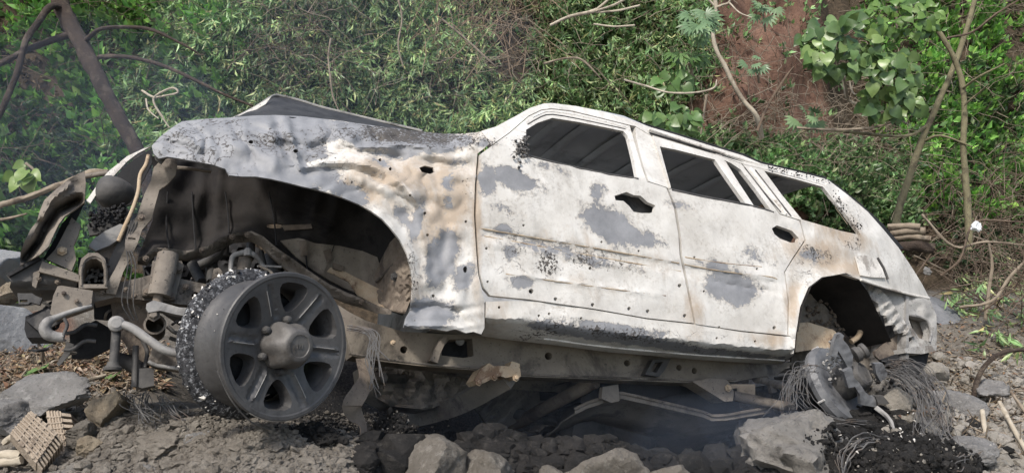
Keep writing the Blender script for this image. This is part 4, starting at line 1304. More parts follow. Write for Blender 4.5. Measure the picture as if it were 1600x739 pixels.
# crusted residue of the tyre on the inner bead, flecked white
M['crust'] = NT('tyre_crust', .85, .2)
_m = M['crust']
_c = _m.mix(_m.ramp(_m.noise(70, 4, .7), .45, .6), (.028, .029, .032), (.075, .075, .08))
_c = _m.mix(_m.math('MULTIPLY', _m.ramp(_m.noise(75, 5, .75), .53, .62), _m.ramp(_m.noise(9, 4, .6), .36, .55)), _c, (.42, .43, .45))
_m.color(_c); _m.bump(_m.noise(130, 4, .7), .9, .008); M['crust'] = _m.m
vs, fs = [], []
seg = 150
prof = [(.2, -.226), (.226, -.240), (.246, -.236), (.252, -.222), (.246, -.205), (.232, -.192), (.216, -.186)]
e1 = (Vector((0, 0, 1)) - AX * AX.z).normalized(); e2 = AX.cross(e1)
for i, (r, h) in enumerate(prof):
    for j in range(seg):
        a = 2 * math.pi * j / seg
        q = Vector((math.cos(a) * 9, math.sin(a) * 9, i * .8))
        k = .75 * noise.noise(q * 2.2) + .4 * noise.noise(q * 5)
        upk = .5 + .5 * math.cos(a - .3)
        rr = r - .003 + (.006 * k + .003 * upk) * (0 < i < 6)
        vs.append(WC + AX * (h + .006 * noise.noise(q * 3 + Vector((5, 5, 5)))) + (e1 * math.cos(a) + e2 * math.sin(a)) * rr)
for i in range(len(prof) - 1):
    for j in range(seg):
        a = i * seg + j; b = i * seg + (j + 1) % seg
        fs.append((a, b, b + seg, a + seg))
mesh_obj('tyre_residue', vs, fs, M['crust'], wheel, sharp=70)
fl1, fl2 = [], []
for i in range(150):
    a = RNG.normal(.1, .9) if i % 3 else RNG.uniform(0, 6.28)
    h = RNG.uniform(-.238, -.185) if i < 125 else RNG.uniform(-.18, -.05)
    r = interp(h, [-.24, -.22, -.2, -.185, -.15, -.09, -.05], [.242, .254, .246, .22, .197, .192, .200])
    p = WC + AX * h + (e1 * math.cos(a) + e2 * math.sin(a)) * r
    s = (RNG.gamma(1.4, .0022) + .001) * (.8 if i < 125 else .4)
    (fl1 if i % 2 else fl2).append(lathe_data(p, Vector(RNG.normal(0, 1, 3)), [(.0005, -s), (s * 1.2, 0), (.0005, s)], 5, lambda a, h: 1 + .45 * math.sin(2 * a + i)))
v, f = merge(fl1); tag(mesh_obj('white_ash_flecks', v, f, M['whitemetal'], wheel), kind='stuff')
v, f = merge(fl2); tag(mesh_obj('char_flecks', v, f, M['soot'], wheel), kind='stuff')
tube('bead_wire', [wp(-.225, -.05, -.03), wp(-.19, -.14, -.02), wp(-.12, -.22, -.03), wp(-.03, -.265, -.06)], .0025, M['wire'], wheel, 5)

# --- chassis rail and underside
rail = panel('chassis_rail', [(528, 476), (545, 487), (572, 501), (600, 509), (630, 518), (700, 522), (760, 524), (860, 536), (1000, 552), (1160, 566), (1240, 566), (1215, 585), (1178, 590), (1150, 596), (1081, 598), (1000, 595), (922, 592), (809, 588), (740, 578), (670, 573), (600, 565), (550, 556), (540, 520)],
      [cir(631, 546, 6), cir(857, 556, 6), cir(980, 567, 5), cir(1061, 574, 4.5), cir(1085, 579, 4, 5), [(690, 545), (702, 530), (738, 529), (740, 556), (724, 559), (690, 555)]], lambda a, b: .30 - .10 * sstep(640, 540, a), 6, .11, M['under2'], car)
qt('rail_seam', [(545, 552, .19), (600, 561, .22), (670, 569.5, .28), (740, 574.5, .295), (809, 584, .295), (922, 588.5, .295), (1081, 594, .295), (1150, 592, .295)], 1.8, M['dust'], rail, 6, 2)
panel('rail_tab', [(672, 563), (680, 545), (690, 528), (700, 524), (696, 535), (688, 552), (684, 567)], (), .255, 5, .05, M['dust'], rail)
lathe('rail_plug', Q(719, 532, .33), N, [(.02, -.01), (.02, .0), (.012, .004)], M['grey'], rail, 16)
bolt(614, 535, .24, 3, M['tan'], rail)
panel('recess_plate', [(686, 527), (744, 527), (744, 560), (686, 560)], (), .37, 8, .01, M['soot'], rail)
panel('body_mount', [(1008, 585), (1020, 562), (1048, 560), (1040, 576), (1030, 588)], [[(1016, 580), (1024, 566), (1036, 565), (1026, 582)]], .26, 5, .05, M['dark'], rail)
cm = panel('crossmember_end', [(741, 594), (752, 576), (764, 567), (772, 572), (782, 571), (796, 572), (800, 564), (812, 568), (814, 588), (806, 592), (800, 588), (790, 590), (782, 587), (768, 592), (756, 598), (746, 600)], (), .23, 5, .10, M['tan'], car)
for a, b in ((772, 589), (806, 590), (748, 597)): bolt(a, b, .22, 4, M['tan'], cm)
ribbon('crossmember_arm', [(790, 588, .30), (765, 604, .40), (735, 622, .55), (700, 638, .75), (660, 650, .95), (630, 656, 1.1)], [.10, .09, .085, .085, .09, .10], .05, M['under'], car)
qt('propshaft', [(930, 596, .40), (880, 622, .60), (832, 648, .85), (800, 666, 1.1)], 10, M['brown'], car, 12)
qt('exhaust_pipe', [(1040, 690, .9), (960, 672, .85), (880, 660, .85), (830, 650, .9), (780, 640, 1.0), (690, 600, .9), (600, 590, .7)], [8, 8, 8, 8, 8, 7, 7], M['dark'], car, 12)
a_, b_ = Q(880, 668, .8), Q(1010, 690, .8)
lathe('silencer', a_, (b_ - a_), [(.03, -.03), (.07, -.005), (.105, .01), (.11, .03), (.11, (b_ - a_).length - .03), (.10, (b_ - a_).length), (.03, (b_ - a_).length + .03)], M['dark'], car, 24, lambda a, h: 1 + .12 * math.cos(2 * a))
# tank guard: shallow pan seen from underneath
GTOP = [(898, 640, .50), (918, 630, .46), (937, 624, .42), (955, 617, .40), (972, 615, .38), (1030, 628, .36), (1098, 644, .34), (1112, 650, .33), (1135, 649, .31), (1170, 643, .28), (1205, 637, .26)]
vs, fs = [], []
for k, (a, b, w_) in enumerate(GTOP):
    p = Q(a, b, w_)
    for s, h in ((0, 0), (.004, -.022), (.05, -.03), (.16, -.052), (.175, -.064), (.30, -.098), (.315, -.092), (.52, -.165), (.535, -.178), (.70, -.235), (.715, -.228), (.92, -.29), (.97, -.15)):
        vs.append(LC(p, s, h))
m = 13
for i in range(len(GTOP) - 1):
    for j in range(m - 1):
        fs.append((i * m + j, i * m + j + 1, (i + 1) * m + j + 1, (i + 1) * m + j))
v, f = thicken(np.array([tuple(q) for q in vs]), np.array([t for q in fs for t in ((q[0], q[1], q[2]), (q[0], q[2], q[3]))]), V * .008)
pan = mesh_obj('tank_guard', v, f, M['under'], car)
qt('guard_lip', [(a, b - 1, w_ - .004) for a, b, w_ in GTOP], 2.4, M['dust'], pan, 6, 2)
panel('guard_strap', [(940, 622), (942, 604), (966, 600), (968, 626), (955, 629)], (), .36, 5, .03, M['under'], car)
vs, fs = [], []
for k, (a, b, w_) in enumerate(GTOP[1:-1]):
    p = Q(a, b, w_)
    for s, h in ((.06, 0), (.06, .12), (.5, .12), (.5, 0)): vs.append(LC(p, s, h))
for i in range(len(GTOP) - 3):
    for j in range(4):
        k = i * 4 + j; k2 = i * 4 + (j + 1) % 4
        fs.append((k, k2, k2 + 4, k + 4))
mesh_obj('fuel_tank', vs, fs, M['soot'], car)
panel('gearbox_case', [(566, 572), (640, 578), (725, 590), (735, 606), (700, 628), (668, 640), (610, 634), (572, 612)], (), lambda a, b: .75 + .05 * noise.noise(Vector((a / 16.0, b / 12.0, 2))), 6, .2, M['under'], car)
panel('heat_shield', [(752, 604), (800, 596), (878, 600), (860, 622), (826, 650), (790, 668), (758, 660), (742, 634)], (), lambda a, b: .95 + .02 * math.sin((a + b) / 7.0), 6, .02, M['under'], car)
panel('floor_skin', [(600, 566), (760, 582), (930, 594), (1090, 600), (1180, 600), (1180, 618), (1090, 628), (930, 616), (760, 606), (610, 590)], (), lambda a, b: .85 + .0 * a, 8, .02, M['under'], car)
panel('tank_skirt', [(1160, 640), (1205, 637), (1218, 648), (1206, 676), (1180, 700), (1158, 706), (1150, 680)], (), .34, 6, .02, M['dark'], car)
for (a, b, l) in ((960, 650, 18), (1040, 664, 16), (1100, 672, 14)):
    qt('guard_dimple', [(a, b, .60), (a + l, b + 4, .62)], 2.2, M['dark'], car, 6, 1)
hang = panel('spring_hanger', [(1082, 596), (1108, 590), (1134, 592), (1140, 598), (1147, 612), (1145, 626), (1132, 627), (1124, 622), (1108, 612)], (), .24, 5, .09, M['dust'], car)
bolt(1138, 606, .23, 4, M['tan'], hang)
qt('trailing_arm', [(1146, 618, .3), (1190, 627, .25), (1238, 637, .22)], 8, M['dust'], car, 12, 1)
qt('panhard_rod', [(1182, 590, .34), (1210, 599, .3), (1238, 609, .28)], 6.5, M['under'], car, 12, 1)
lathe('rod_end', Q(1184, 591, .34), U, [(.02, -.02), (.024, -.012), (.024, .012), (.016, .02)], M['brown'], car, 12)
panel('hanger_plate', [(1196, 570), (1205, 570), (1214, 612), (1206, 614)], (), .3, 6, .02, M['under'], car)
# rear axle, spring, damper
P_ = []
cs, ce = Q(1232, 606, .42), Q(1226, 560, .42)
for i in range(61):
    t = i / 60; a = t * 2 * math.pi * 4.5
    P_.append(cs.lerp(ce, t) + U * .075 * math.cos(a) + N * .075 * math.sin(a))
tube('coil_spring', P_, .010, M['dust'], car, 8, 1)
qt('rear_damper', [(1255, 560, .42), (1268, 580, .40), (1285, 600, .36)], [9, 9, 8], M['dust'], car, 12, 1)
qt('rear_axle', [(1320, 596, .14), (1240, 640, .75), (1180, 668, 1.5)], [14, 16, 16], M['dark'], car, 12, 1)
RD = W(1316, 600, 3.45)
RA = (CR * .55 + CU * .537 - CF * .637).normalized()
disc_asm = bpy.data.objects.new('rear_hub', None); COL.objects.link(disc_asm); disc_asm.parent = car; disc_asm.location = RD - ROOT
lathe('brake_disc', RD, RA, [(0.0500, -.012), (0.1628, -.016), (0.1760, -.040), (0.1892, -.042), (0.1914, -.020), (0.1826, -.008), (0.1760, .004), (0.1650, .006), (0.1232, .004), (0.1144, -.002), (0.0700, -.003), (0.0500, -.003)], M['disc'], disc_asm, 48)
for k in range(7):
    a = 2 * math.pi * k / 7
    e1 = (CU - RA * CU.dot(RA)).normalized(); e2 = RA.cross(e1)
    p = RD + (e1 * math.cos(a) + e2 * math.sin(a)) * .191 - RA * .03
    tube('drum_rib', [p - RA * .016, p + RA * .018], .005, M['wear'], disc_asm, 5, 1)
lathe('axle_hub', RD, RA, [(.075, -.004), (.078, .03), (.072, .07), (.062, .10), (.055, .115), (.045, .12), (.040, .116), (.001, .116)], M['dark'], disc_asm, 30, lambda a, h: 1 + .06 * math.cos(5 * a))


def HP(px, py, d=3.36): return W(px, py, d)


def hub_panel(name, pts, mat, th, d=3.34, dfun=None):
    f = (lambda a, b, w_: W(a, b, d + (dfun(a, b) if dfun else 0)))
    return panel(name, pts, (), 0.0, 3, th, mat, disc_asm, mp=f, nrm=-CF, sharp=30)


hub_panel('broken_spoke', [(1299, 556), (1303, 534), (1308, 523), (1314, 520), (1319, 524), (1317, 530), (1326, 540), (1333, 556), (1332, 571), (1325, 575), (1319, 563), (1310, 548), (1306, 560)], M['disc'], .03, 3.33, lambda a, b: .006 * noise.noise(Vector((a / 9.0, b / 9.0, 4))) + .0009 * (a - 1330))
hub_panel('broken_spoke', [(1318, 580), (1331, 574), (1335, 590), (1343, 598), (1352, 612), (1362, 620), (1370, 618), (1369, 636), (1357, 634), (1345, 632), (1344, 617), (1336, 604), (1326, 606), (1322, 592)], M['disc'], .03, 3.28, lambda a, b: .006 * noise.noise(Vector((a / 9.0, b / 9.0, 4))) + .0009 * (a - 1330))
hub_panel('broken_spoke', [(1366, 568), (1379, 567), (1387, 583), (1385, 590), (1376, 596), (1370, 585)], M['disc'], .03, 3.3, lambda a, b: .006 * noise.noise(Vector((a / 9.0, b / 9.0, 4))) + .0009 * (a - 1330))
hub_panel('rim_fragment', [(1368, 619), (1380, 618), (1390, 630), (1384, 632), (1372, 630)], M['dark'], .03, 3.3)
lathe('rubber_bush', HP(1345, 550, 3.4), CR + CU * .5, [(.02, -.035), (.034, -.03), (.034, -.012), (.028, -.008), (.028, .002), (.034, .006), (.034, .022), (.02, .028)], M['dark'], disc_asm, 20)
crumb = []
for i in range(60):
    a, b = RNG.normal(1308, 9), RNG.normal(568, 11)
    crumb.append(lathe_data(W(a, b, 3.36 + RNG.uniform(-.02, .03)), Vector(RNG.normal(0, 1, 3)), [(.001, -.006), (RNG.uniform(.004, .01), 0), (.001, .006)], 5))
v, f = merge(crumb)
tag(mesh_obj('melted_drips', v, f, M['grey'], disc_asm), kind='stuff')
tube('melt_trickle', [W(1368, 636, 3.3), W(1380, 646, 3.28), W(1390, 656, 3.24), W(1397, 670, 3.2)], [.012, .01, .012, .006], M['grey'], disc_asm, 6, 4, .4)
# hanging strap and loose wires behind the wheel
ribbon('hanging_strap', [(566, 560, .16), (572, 590, .12), (562, 612, .08), (550, 634, .06), (560, 655, .08), (568, 672, .06), (566, 700, .04), (572, 733, .02)], [.05, .06, .065, .07, .06, .045, .03, .045], .004, M['brown'], car, 5, roll=[.1, .3, .0, -.3, .6, .9, .3, -.2])
for i in range(14):
    a = 548 + RNG.uniform(-8, 10); b = 512 + RNG.uniform(-4, 5)
    a2 = 585 + RNG.uniform(-18, 10); b2 = 560 + RNG.uniform(-15, 30)
    qt('loose_wire', [(a, b, .12), (a + 22, b + 4, .1), (a + 36, b + 16, .09), (a2, b2, .09), (a2 + RNG.uniform(-8, 20), b2 + RNG.uniform(15, 45), .09)], .9, M['wire'], car, 4, 5)
# ------------------------------------------------------------------ boulders and rubble
M['rock_brown'] = mat_rock('brown_rock', (0.15, 0.135, 0.115), (0.215, 0.195, 0.17), (0.30, 0.28, 0.25))
M['rock_grey'] = mat_rock('grey_rock', (0.20, 0.195, 0.19), (0.30, 0.29, 0.28), (0.38, 0.37, 0.355))
M['rock_pale'] = mat_rock('pale_rock', (0.30, 0.275, 0.235), (0.40, 0.37, 0.33), (0.17, 0.15, 0.125))
M['rock_tan'] = mat_rock('tan_rock', (0.25, 0.205, 0.15), (0.34, 0.29, 0.22), (0.16, 0.135, 0.11))
M['slab'] = mat_rock('sooted_slab', (0.20, 0.188, 0.17), (0.27, 0.255, 0.235), (0.11, 0.105, 0.10), 4.5)
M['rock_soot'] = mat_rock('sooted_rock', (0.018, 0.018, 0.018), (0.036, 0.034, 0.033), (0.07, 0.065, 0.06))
M['ashsoil'] = mat_rock('ash_soil', (0.21, 0.187, 0.158), (0.30, 0.272, 0.235), (0.125, 0.11, 0.094), 12)
M['rock_dim'] = mat_rock('dim_grey_rock', (0.15, 0.155, 0.165), (0.20, 0.205, 0.215), (0.12, 0.12, 0.125), 5, .5)
M['rock_smooth'] = mat_rock('smooth_rock', (0.245, 0.25, 0.26), (0.30, 0.305, 0.31), (0.22, 0.22, 0.225), 4, .35)

_ico = {}


def ico(sub):
    if sub not in _ico:
        bm = bmesh.new()
        bmesh.ops.create_icosphere(bm, subdivisions=sub, radius=1)
        _ico[sub] = (np.array([tuple(v.co) for v in bm.verts]), np.array([[v.index for v in f.verts] for f in bm.faces]))
        bm.free()
    return _ico[sub]


def rock_verts(seed, sub=4, planes=12, flat=.35, rough=.05):
    v, f = ico(sub)
    rg = np.random.default_rng(seed)
    pn = rg.normal(0, 1, (planes, 3)); pn /= np.linalg.norm(pn, axis=1)[:, None]
    pd = rg.uniform(1 - flat, 1.0, planes)
    dt = v @ pn.T
    r = np.where(dt > 0.05, pd / np.maximum(dt, 0.05), 9).min(axis=1)
    r = np.minimum(r, 1.15)
    q = v * r[:, None]
    k = fbm(q[:, 0] * 1.6 + seed, q[:, 1] * 1.6, q[:, 2] * 1.6 + 3, 4)
    k2 = np.abs(fbm(q[:, 0] * 4 + seed, q[:, 1] * 4, q[:, 2] * 4, 3))
    k3 = np.abs(fbm(q[:, 0] * 11 + seed, q[:, 1] * 11, q[:, 2] * 11, 3))
    return q * (1 + rough * 2 * k - rough * 1.4 * k2 - rough * .8 * k3)[:, None], f


def rock(name, label, px, py, d, rx, ry, rz, mat, seed, rot=0, sink=0, group=None, sub=5, flat=.5, rough=.075, tilt=0):
    """boulder whose middle is seen at (px, py), radii as seen in pixels across, deep, high"""
    q, f = rock_verts(seed, sub, 12, flat, rough)
    s = d / FPX
    q = q * np.array([rx * s, ry * s, rz * s])
    R = (Matrix.Rotation(D2R(tilt), 3, 'Y') @ Matrix.Rotation(D2R(rot), 3, 'Z'))
    q = q @ np.array(R).T
    c = W(px, py, d)
    o = mesh_obj(name, q + np.array(c), f, mat, sharp=55)
    return tag(o, label, 'rock', group)


G_R = 'boulders around the burnt car'
rock('boulder', 'brown faceted boulder at the bottom edge left of the middle, below the hanging strap', 662, 742, 2.62, 74, 64, 64, M['rock_brown'], 3, 20, group=G_R)
rock('boulder', 'low brown boulder at the bottom edge, second from the left under the car', 770, 745, 2.66, 54, 48, 42, M['rock_brown'], 8, 70, group=G_R)
rock('boulder', 'dark boulder wedged behind the brown pair at the bottom edge', 722, 722, 2.85, 34, 40, 30, M['rock_soot'], 9, 10, group=G_R)
rock('boulder', 'widest brown boulder at the bottom edge below the tank guard', 944, 752, 2.70, 76, 64, 54, M['rock_brown'], 12, 40, group=G_R)
rock('boulder', 'small brown stone at the bottom edge between the two boulders', 855, 742, 2.7, 22, 22, 16, M['rock_brown'], 14, 0, group=G_R)
slab = rock('boulder', 'pale slab of rock under the rear hub, smeared with soot', 1246, 724, 2.93, 116, 100, 86, M['slab'], 22, 15, flat=.5, rough=.15, group=G_R, tilt=12)
hubrock = rock('boulder', 'grey rock behind the rear hub, right of the torn brake disc', 1400, 640, 3.55, 78, 70, 62, M['slab'], 25, 30, flat=.4, group=G_R)
rock('boulder', 'flat topped grey rock overhanging right of the rear hub', 1478, 648, 3.5, 58, 60, 36, M['rock_grey'], 27, 60, flat=.5, group=G_R, tilt=8)
rock('boulder', 'small pale block lying under the tail corner of the car', 1456, 582, 3.95, 22, 22, 20, M['rock_pale'], 31, 20, group=G_R, sub=3)
mound = rock('boulder', 'charred black mound at the bottom right under the wire tangle', 1410, 752, 2.8, 115, 80, 66, M['rock_soot'], 33, 10, rough=.12, flat=.3, group=G_R)
rock('slab', 'smooth grey slab sloping away behind the tail of the car', 1488, 520, 5.0, 75, 90, 40, M['rock_dim'], 36, 25, flat=.5, rough=.02, group=G_R, tilt=28)
rock('slab', 'smooth grey slab at the left edge under the bumper beam', 8, 525, 4.4, 62, 70, 62, M['rock_smooth'], 38, 0, flat=.5, rough=.03, group=G_R, tilt=-25)
rock('boulder', 'grey boulder at the left edge above the bumper beam', 2, 418, 5.0, 44, 40, 34, M['rock_smooth'], 40, 0, rough=.03, group=G_R)
rock('boulder', 'reddish clod between the two grey slabs at the left edge', 12, 462, 4.6, 28, 30, 20, M['rock_tan'], 41, 0, group=G_R, rough=.1)
rock('slab', 'flat grey rock lying at the left edge above the ribbed blocks', 58, 622, 3.0, 76, 62, 34, M['rock_grey'], 43, 10, flat=.5, group=G_R, tilt=-4)
rock('boulder', 'low grey rock at the left edge below the flat slab', 8, 656, 2.85, 52, 44, 26, M['rock_grey'], 45, 0, group=G_R)
rock('boulder', 'tan cracked rock in front of the drop link, left of the wheel', 168, 640, 2.78, 30, 34, 34, M['rock_tan'], 47, 20, flat=.5, group=G_R)
rock('boulder', 'brown clod beside the ribbed blocks at lower left', 130, 675, 2.7, 28, 28, 22, M['rock_brown'], 49, 0, rough=.12, group=G_R)
rock('boulder', 'pale tan lump below the cracked tan rock', 140, 700, 2.62, 26, 26, 18, M['rock_tan'], 50, 0, rough=.12, group=G_R)
crustr = rock('boulder', 'broken crust of brown ash soil at lower left', 190, 735, 2.55, 55, 40, 28, M['rock_brown'], 52, 0, rough=.14, group=G_R)
wheelump = rock('boulder', 'brown crumbly lump under the front wheel, at the bottom edge', 370, 728, 2.47, 60, 50, 34, M['rock_brown'], 54, 0, rough=.14, group=G_R)
crumbly = rock('boulder', 'dark crumbly lump right of the front wheel base', 490, 688, 2.6, 48, 40, 26, M['rock_soot'], 56, 0, rough=.16, group=G_R)
pitted = rock('boulder', 'black pitted lump behind the hanging strap', 612, 690, 2.9, 34, 36, 34, M['rock_soot'], 58, 0, rough=.16, group=G_R)
rock('boulder', 'brown slab of crusted ash left of the wheel base', 262, 690, 2.6, 46, 40, 22, M['ashsoil'], 61, 15, group=G_R, rough=.12)
rock('boulder', 'low crusted ash block at the bottom edge right of the broken crust', 300, 730, 2.48, 50, 44, 24, M['ashsoil'], 62, 50, group=G_R, rough=.12)
rock('boulder', 'pitted grey block left of the first brown boulder at the bottom edge', 560, 728, 2.62, 44, 42, 36, M['rock_brown'], 63, 25, group=G_R, rough=.12)
rock('boulder', 'small grey stone between the wheel and the hanging strap', 532, 712, 2.6, 26, 26, 20, M['rock_grey'], 64, 25, group=G_R, rough=.1)
rock('boulder', 'brown block at the bottom edge right of the widest boulder', 1035, 752, 2.75, 40, 40, 30, M['rock_brown'], 65, 75, group=G_R, rough=.1)
rock('boulder', 'grey broken rock at the bottom edge between the two middle boulders', 700, 735, 2.7, 26, 26, 24, M['rock_grey'], 67, 75, group=G_R, rough=.1)
rock('boulder', 'grey angular rock in the rubble behind the widest boulder', 890, 708, 3.0, 34, 34, 26, M['rock_brown'], 68, 35, group=G_R, rough=.1)
rock('boulder', 'pale grey stone at the lower right among the litter', 1520, 705, 3.05, 36, 34, 22, M['rock_grey'], 77, 15, group=G_R, rough=.08)
rock('boulder', 'pale grey angular rock at the bottom edge right of the broken crust', 235, 742, 2.5, 34, 32, 28, M['rock_grey'], 78, 40, group=G_R, rough=.1)
rock('boulder', 'grey angular rock half sunk in the ash soil left of the wheel base', 318, 690, 2.58, 30, 30, 22, M['rock_grey'], 79, 80, group=G_R, rough=.1)
rock('boulder', 'grey block at the right edge in the leaf litter', 1545, 610, 3.9, 28, 28, 18, M['rock_grey'], 66, 75, group=G_R, rough=.1)
rock('boulder', 'brown slabby lump at the bottom edge below the front wheel', 440, 738, 2.42, 46, 40, 24, M['rock_brown'], 60, 30, flat=.5, group=G_R)
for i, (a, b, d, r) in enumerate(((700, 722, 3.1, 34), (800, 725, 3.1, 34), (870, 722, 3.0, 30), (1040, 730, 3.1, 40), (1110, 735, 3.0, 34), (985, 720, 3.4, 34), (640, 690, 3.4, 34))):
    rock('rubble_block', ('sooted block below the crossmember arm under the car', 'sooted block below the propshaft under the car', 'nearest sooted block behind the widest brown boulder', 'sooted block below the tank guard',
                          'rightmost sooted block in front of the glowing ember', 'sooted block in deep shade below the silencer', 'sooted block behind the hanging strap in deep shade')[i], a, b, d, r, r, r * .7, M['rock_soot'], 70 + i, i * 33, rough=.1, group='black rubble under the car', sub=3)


def scatter(name, label, cat, px, py, size, mat, flat=(1, 1, .7), d0=2.2, sub=1, lift=.3, jitter=.3):
    """many small stones as one mass"""
    P, ok = hit(px, py, d0, detail=True)
    P = P[ok]; n = len(P)
    v, f = ico(sub)
    s = np.broadcast_to(np.asarray(size, float), (len(px),))[ok]
    R = RNG.normal(0, 1, (n, 3, 3))
    a = R[:, 0] / np.linalg.norm(R[:, 0], axis=1)[:, None]
    b = np.cross(a, R[:, 1]); b /= np.linalg.norm(b, axis=1)[:, None]
    c = np.cross(a, b)
    B = np.stack([a, b, c], 1)
    vv = v[None] * (1 + RNG.uniform(-jitter, jitter, (n, len(v), 1))) * RNG.uniform(.6, 1.2, (n, 1, 3))
    vv = np.einsum('nvk,nkj->nvj', vv, B) * np.array(flat) * s[:, None, None]
    vv = vv + P[:, None, :] + np.array([0, 0, 1]) * (s * lift)[:, None, None]
    ff = (f[None] + (np.arange(n) * len(v))[:, None, None]).reshape(-1, 3)
    o = mesh_obj(name, vv.reshape(-1, 3), ff, mat, loc=(0, 0, 0), smooth=False)
    return tag(o, label, cat, kind='stuff')


n = 16000
px = np.concatenate([RNG.normal(380, 120, n // 2), RNG.uniform(120, 600, n // 2)]); py = np.concatenate([RNG.normal(705, 26, n // 2), RNG.uniform(645, 745, n // 2)])
scatter('ash_crumbs', 'grey brown crumbly ash soil heaped under the front wheel', 'soil', px, py, RNG.gamma(1.1, .0030, n) + .0012, M['ashsoil'], sub=1, jitter=.45)
n = 2600
scatter('gravel', 'pale gravel and chips on the ground at the right', 'gravel', RNG.uniform(1380, 1640, n), RNG.uniform(560, 745, n), RNG.gamma(1.6, .006, n) + .003, M['rock_pale'])
n = 3800
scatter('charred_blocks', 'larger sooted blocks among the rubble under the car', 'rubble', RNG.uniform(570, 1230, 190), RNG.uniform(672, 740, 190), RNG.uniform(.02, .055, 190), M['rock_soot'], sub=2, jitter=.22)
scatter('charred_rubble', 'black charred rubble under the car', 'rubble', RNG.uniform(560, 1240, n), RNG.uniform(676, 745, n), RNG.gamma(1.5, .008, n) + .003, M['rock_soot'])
n = 1800
scatter('burnt_debris', 'black burnt debris under the rear hub', 'debris', np.concatenate([RNG.normal(1400, 70, n // 2), RNG.normal(1320, 60, n // 2)]), np.concatenate([RNG.normal(705, 26, n // 2), RNG.normal(665, 14, n // 2)]), RNG.gamma(1.7, .006, n) + .003, M['rock_soot'], d0=2.3)
n = 700
scatter('stone_chips', 'small brown stones between the left rocks', 'gravel', RNG.uniform(-60, 240, n), RNG.uniform(600, 745, n), RNG.gamma(1.5, .005, n) + .002, M['ashsoil'])

def crumbs_on(name, label, o, n, size, mat, up=.1, part=None):
    """loose crumbs lying on the upper faces of a boulder"""
    me = o.data
    co = np.array([tuple(v.co) for v in me.vertices]) + np.array(o.location)
    nr = np.array([tuple(v.normal) for v in me.vertices])
    ok = nr[:, 2] > up
    if part is not None: ok &= part(co)
    co = co[ok]
    P = co[RNG.integers(0, len(co), n)] + RNG.normal(0, .006, (n, 3))
    v, f = ico(1)
    s = RNG.gamma(1.2, size, n) + size * .3
    B = np.linalg.qr(RNG.normal(0, 1, (n, 3, 3)))[0]
    vv = v[None] * (1 + RNG.uniform(-.4, .4, (n, len(v), 1))) * RNG.uniform(.5, 1.2, (n, 1, 3))
    vv = np.einsum('nvk,nkj->nvj', vv, B) * s[:, None, None] + P[:, None]
    ff = (f[None] + (np.arange(n) * len(v))[:, None, None]).reshape(-1, 3)
    return tag(mesh_obj(name, vv.reshape(-1, 3), ff, mat, loc=(0, 0, 0), smooth=False), label, 'debris', kind='stuff')


crumbs_on('char_crumbs', 'black char crumbs heaped on the mound at the bottom right', mound, 2600, .0042, M['rock_soot'])
crumbs_on('ash_grit', 'pale ash grit on the black mound at the bottom right', mound, 500, .0022, M['rock_pale'])
crumbs_on('soot_crumbs', 'black crumbs on the right half of the pale slab', slab, 900, .0035, M['rock_soot'], part=lambda c: c[:, 0] > float(slab.location.x) + .06 + .1 * np.sin(c[:, 1] * 20))
crumbs_on('hub_grit', 'grey grit on the rock behind the rear hub', hubrock, 1300, .0036, M['ashsoil'])
crumbs_on('hub_soot', 'black crumbs on the rock behind the rear hub', hubrock, 700, .0036, M['rock_soot'])
crumbs_on('pit_grit', 'black grit on the pitted lump behind the strap', pitted, 700, .0032, M['rock_soot'])
crumbs_on('pit_ash', 'pale grit on the pitted lump behind the strap', pitted, 160, .002, M['rock_pale'])
crumbs_on('wheel_grit', 'dark grit on the lump right of the front wheel base', crumbly, 700, .0036, M['rock_soot'])
crumbs_on('wheel_crumbs', 'brown crumbs on the lump under the front wheel', wheelump, 900, .0034, M['ashsoil'])
crumbs_on('crust_crumbs', 'brown crumbs on the broken crust at lower left', crustr, 900, .0034, M['ashsoil'])

# ------------------------------------------------------------------ leaves and twigs
M['leaf'] = mat_leaf('green_leaf')
M['dry'] = mat_grime('dry_twig', (0.20, 0.16, 0.12), (0.28, 0.235, 0.18), (0.13, 0.10, 0.075), 20, .85, .3)
M['twigbrown'] = mat_grime('brown_twig', (0.10, 0.072, 0.052), (0.155, 0.115, 0.085), (0.06, 0.045, 0.035), 20, .85, .3)
M['deadstalk'] = mat_grime('dead_stalk', (0.22, 0.155, 0.105), (0.32, 0.24, 0.17), (0.14, 0.10, 0.07), 20, .85, .3)
M['palebark'] = mat_grime('pale_bark', (0.36, 0.31, 0.24), (0.46, 0.41, 0.33), (0.26, 0.22, 0.17), 18, .85, .3)
M['bark'] = mat_grime('dark_bark', (0.045, 0.033, 0.027), (0.075, 0.056, 0.045), (0.12, 0.095, 0.075), 26, .9, 1.0, dist=.012)
M['olivebark'] = mat_grime('olive_bark', (0.16, 0.14, 0.085), (0.23, 0.21, 0.13), (0.10, 0.085, 0.06), 22, .9, .6)
M['litter'] = mat_leaf('dry_leaf', .1, .7)


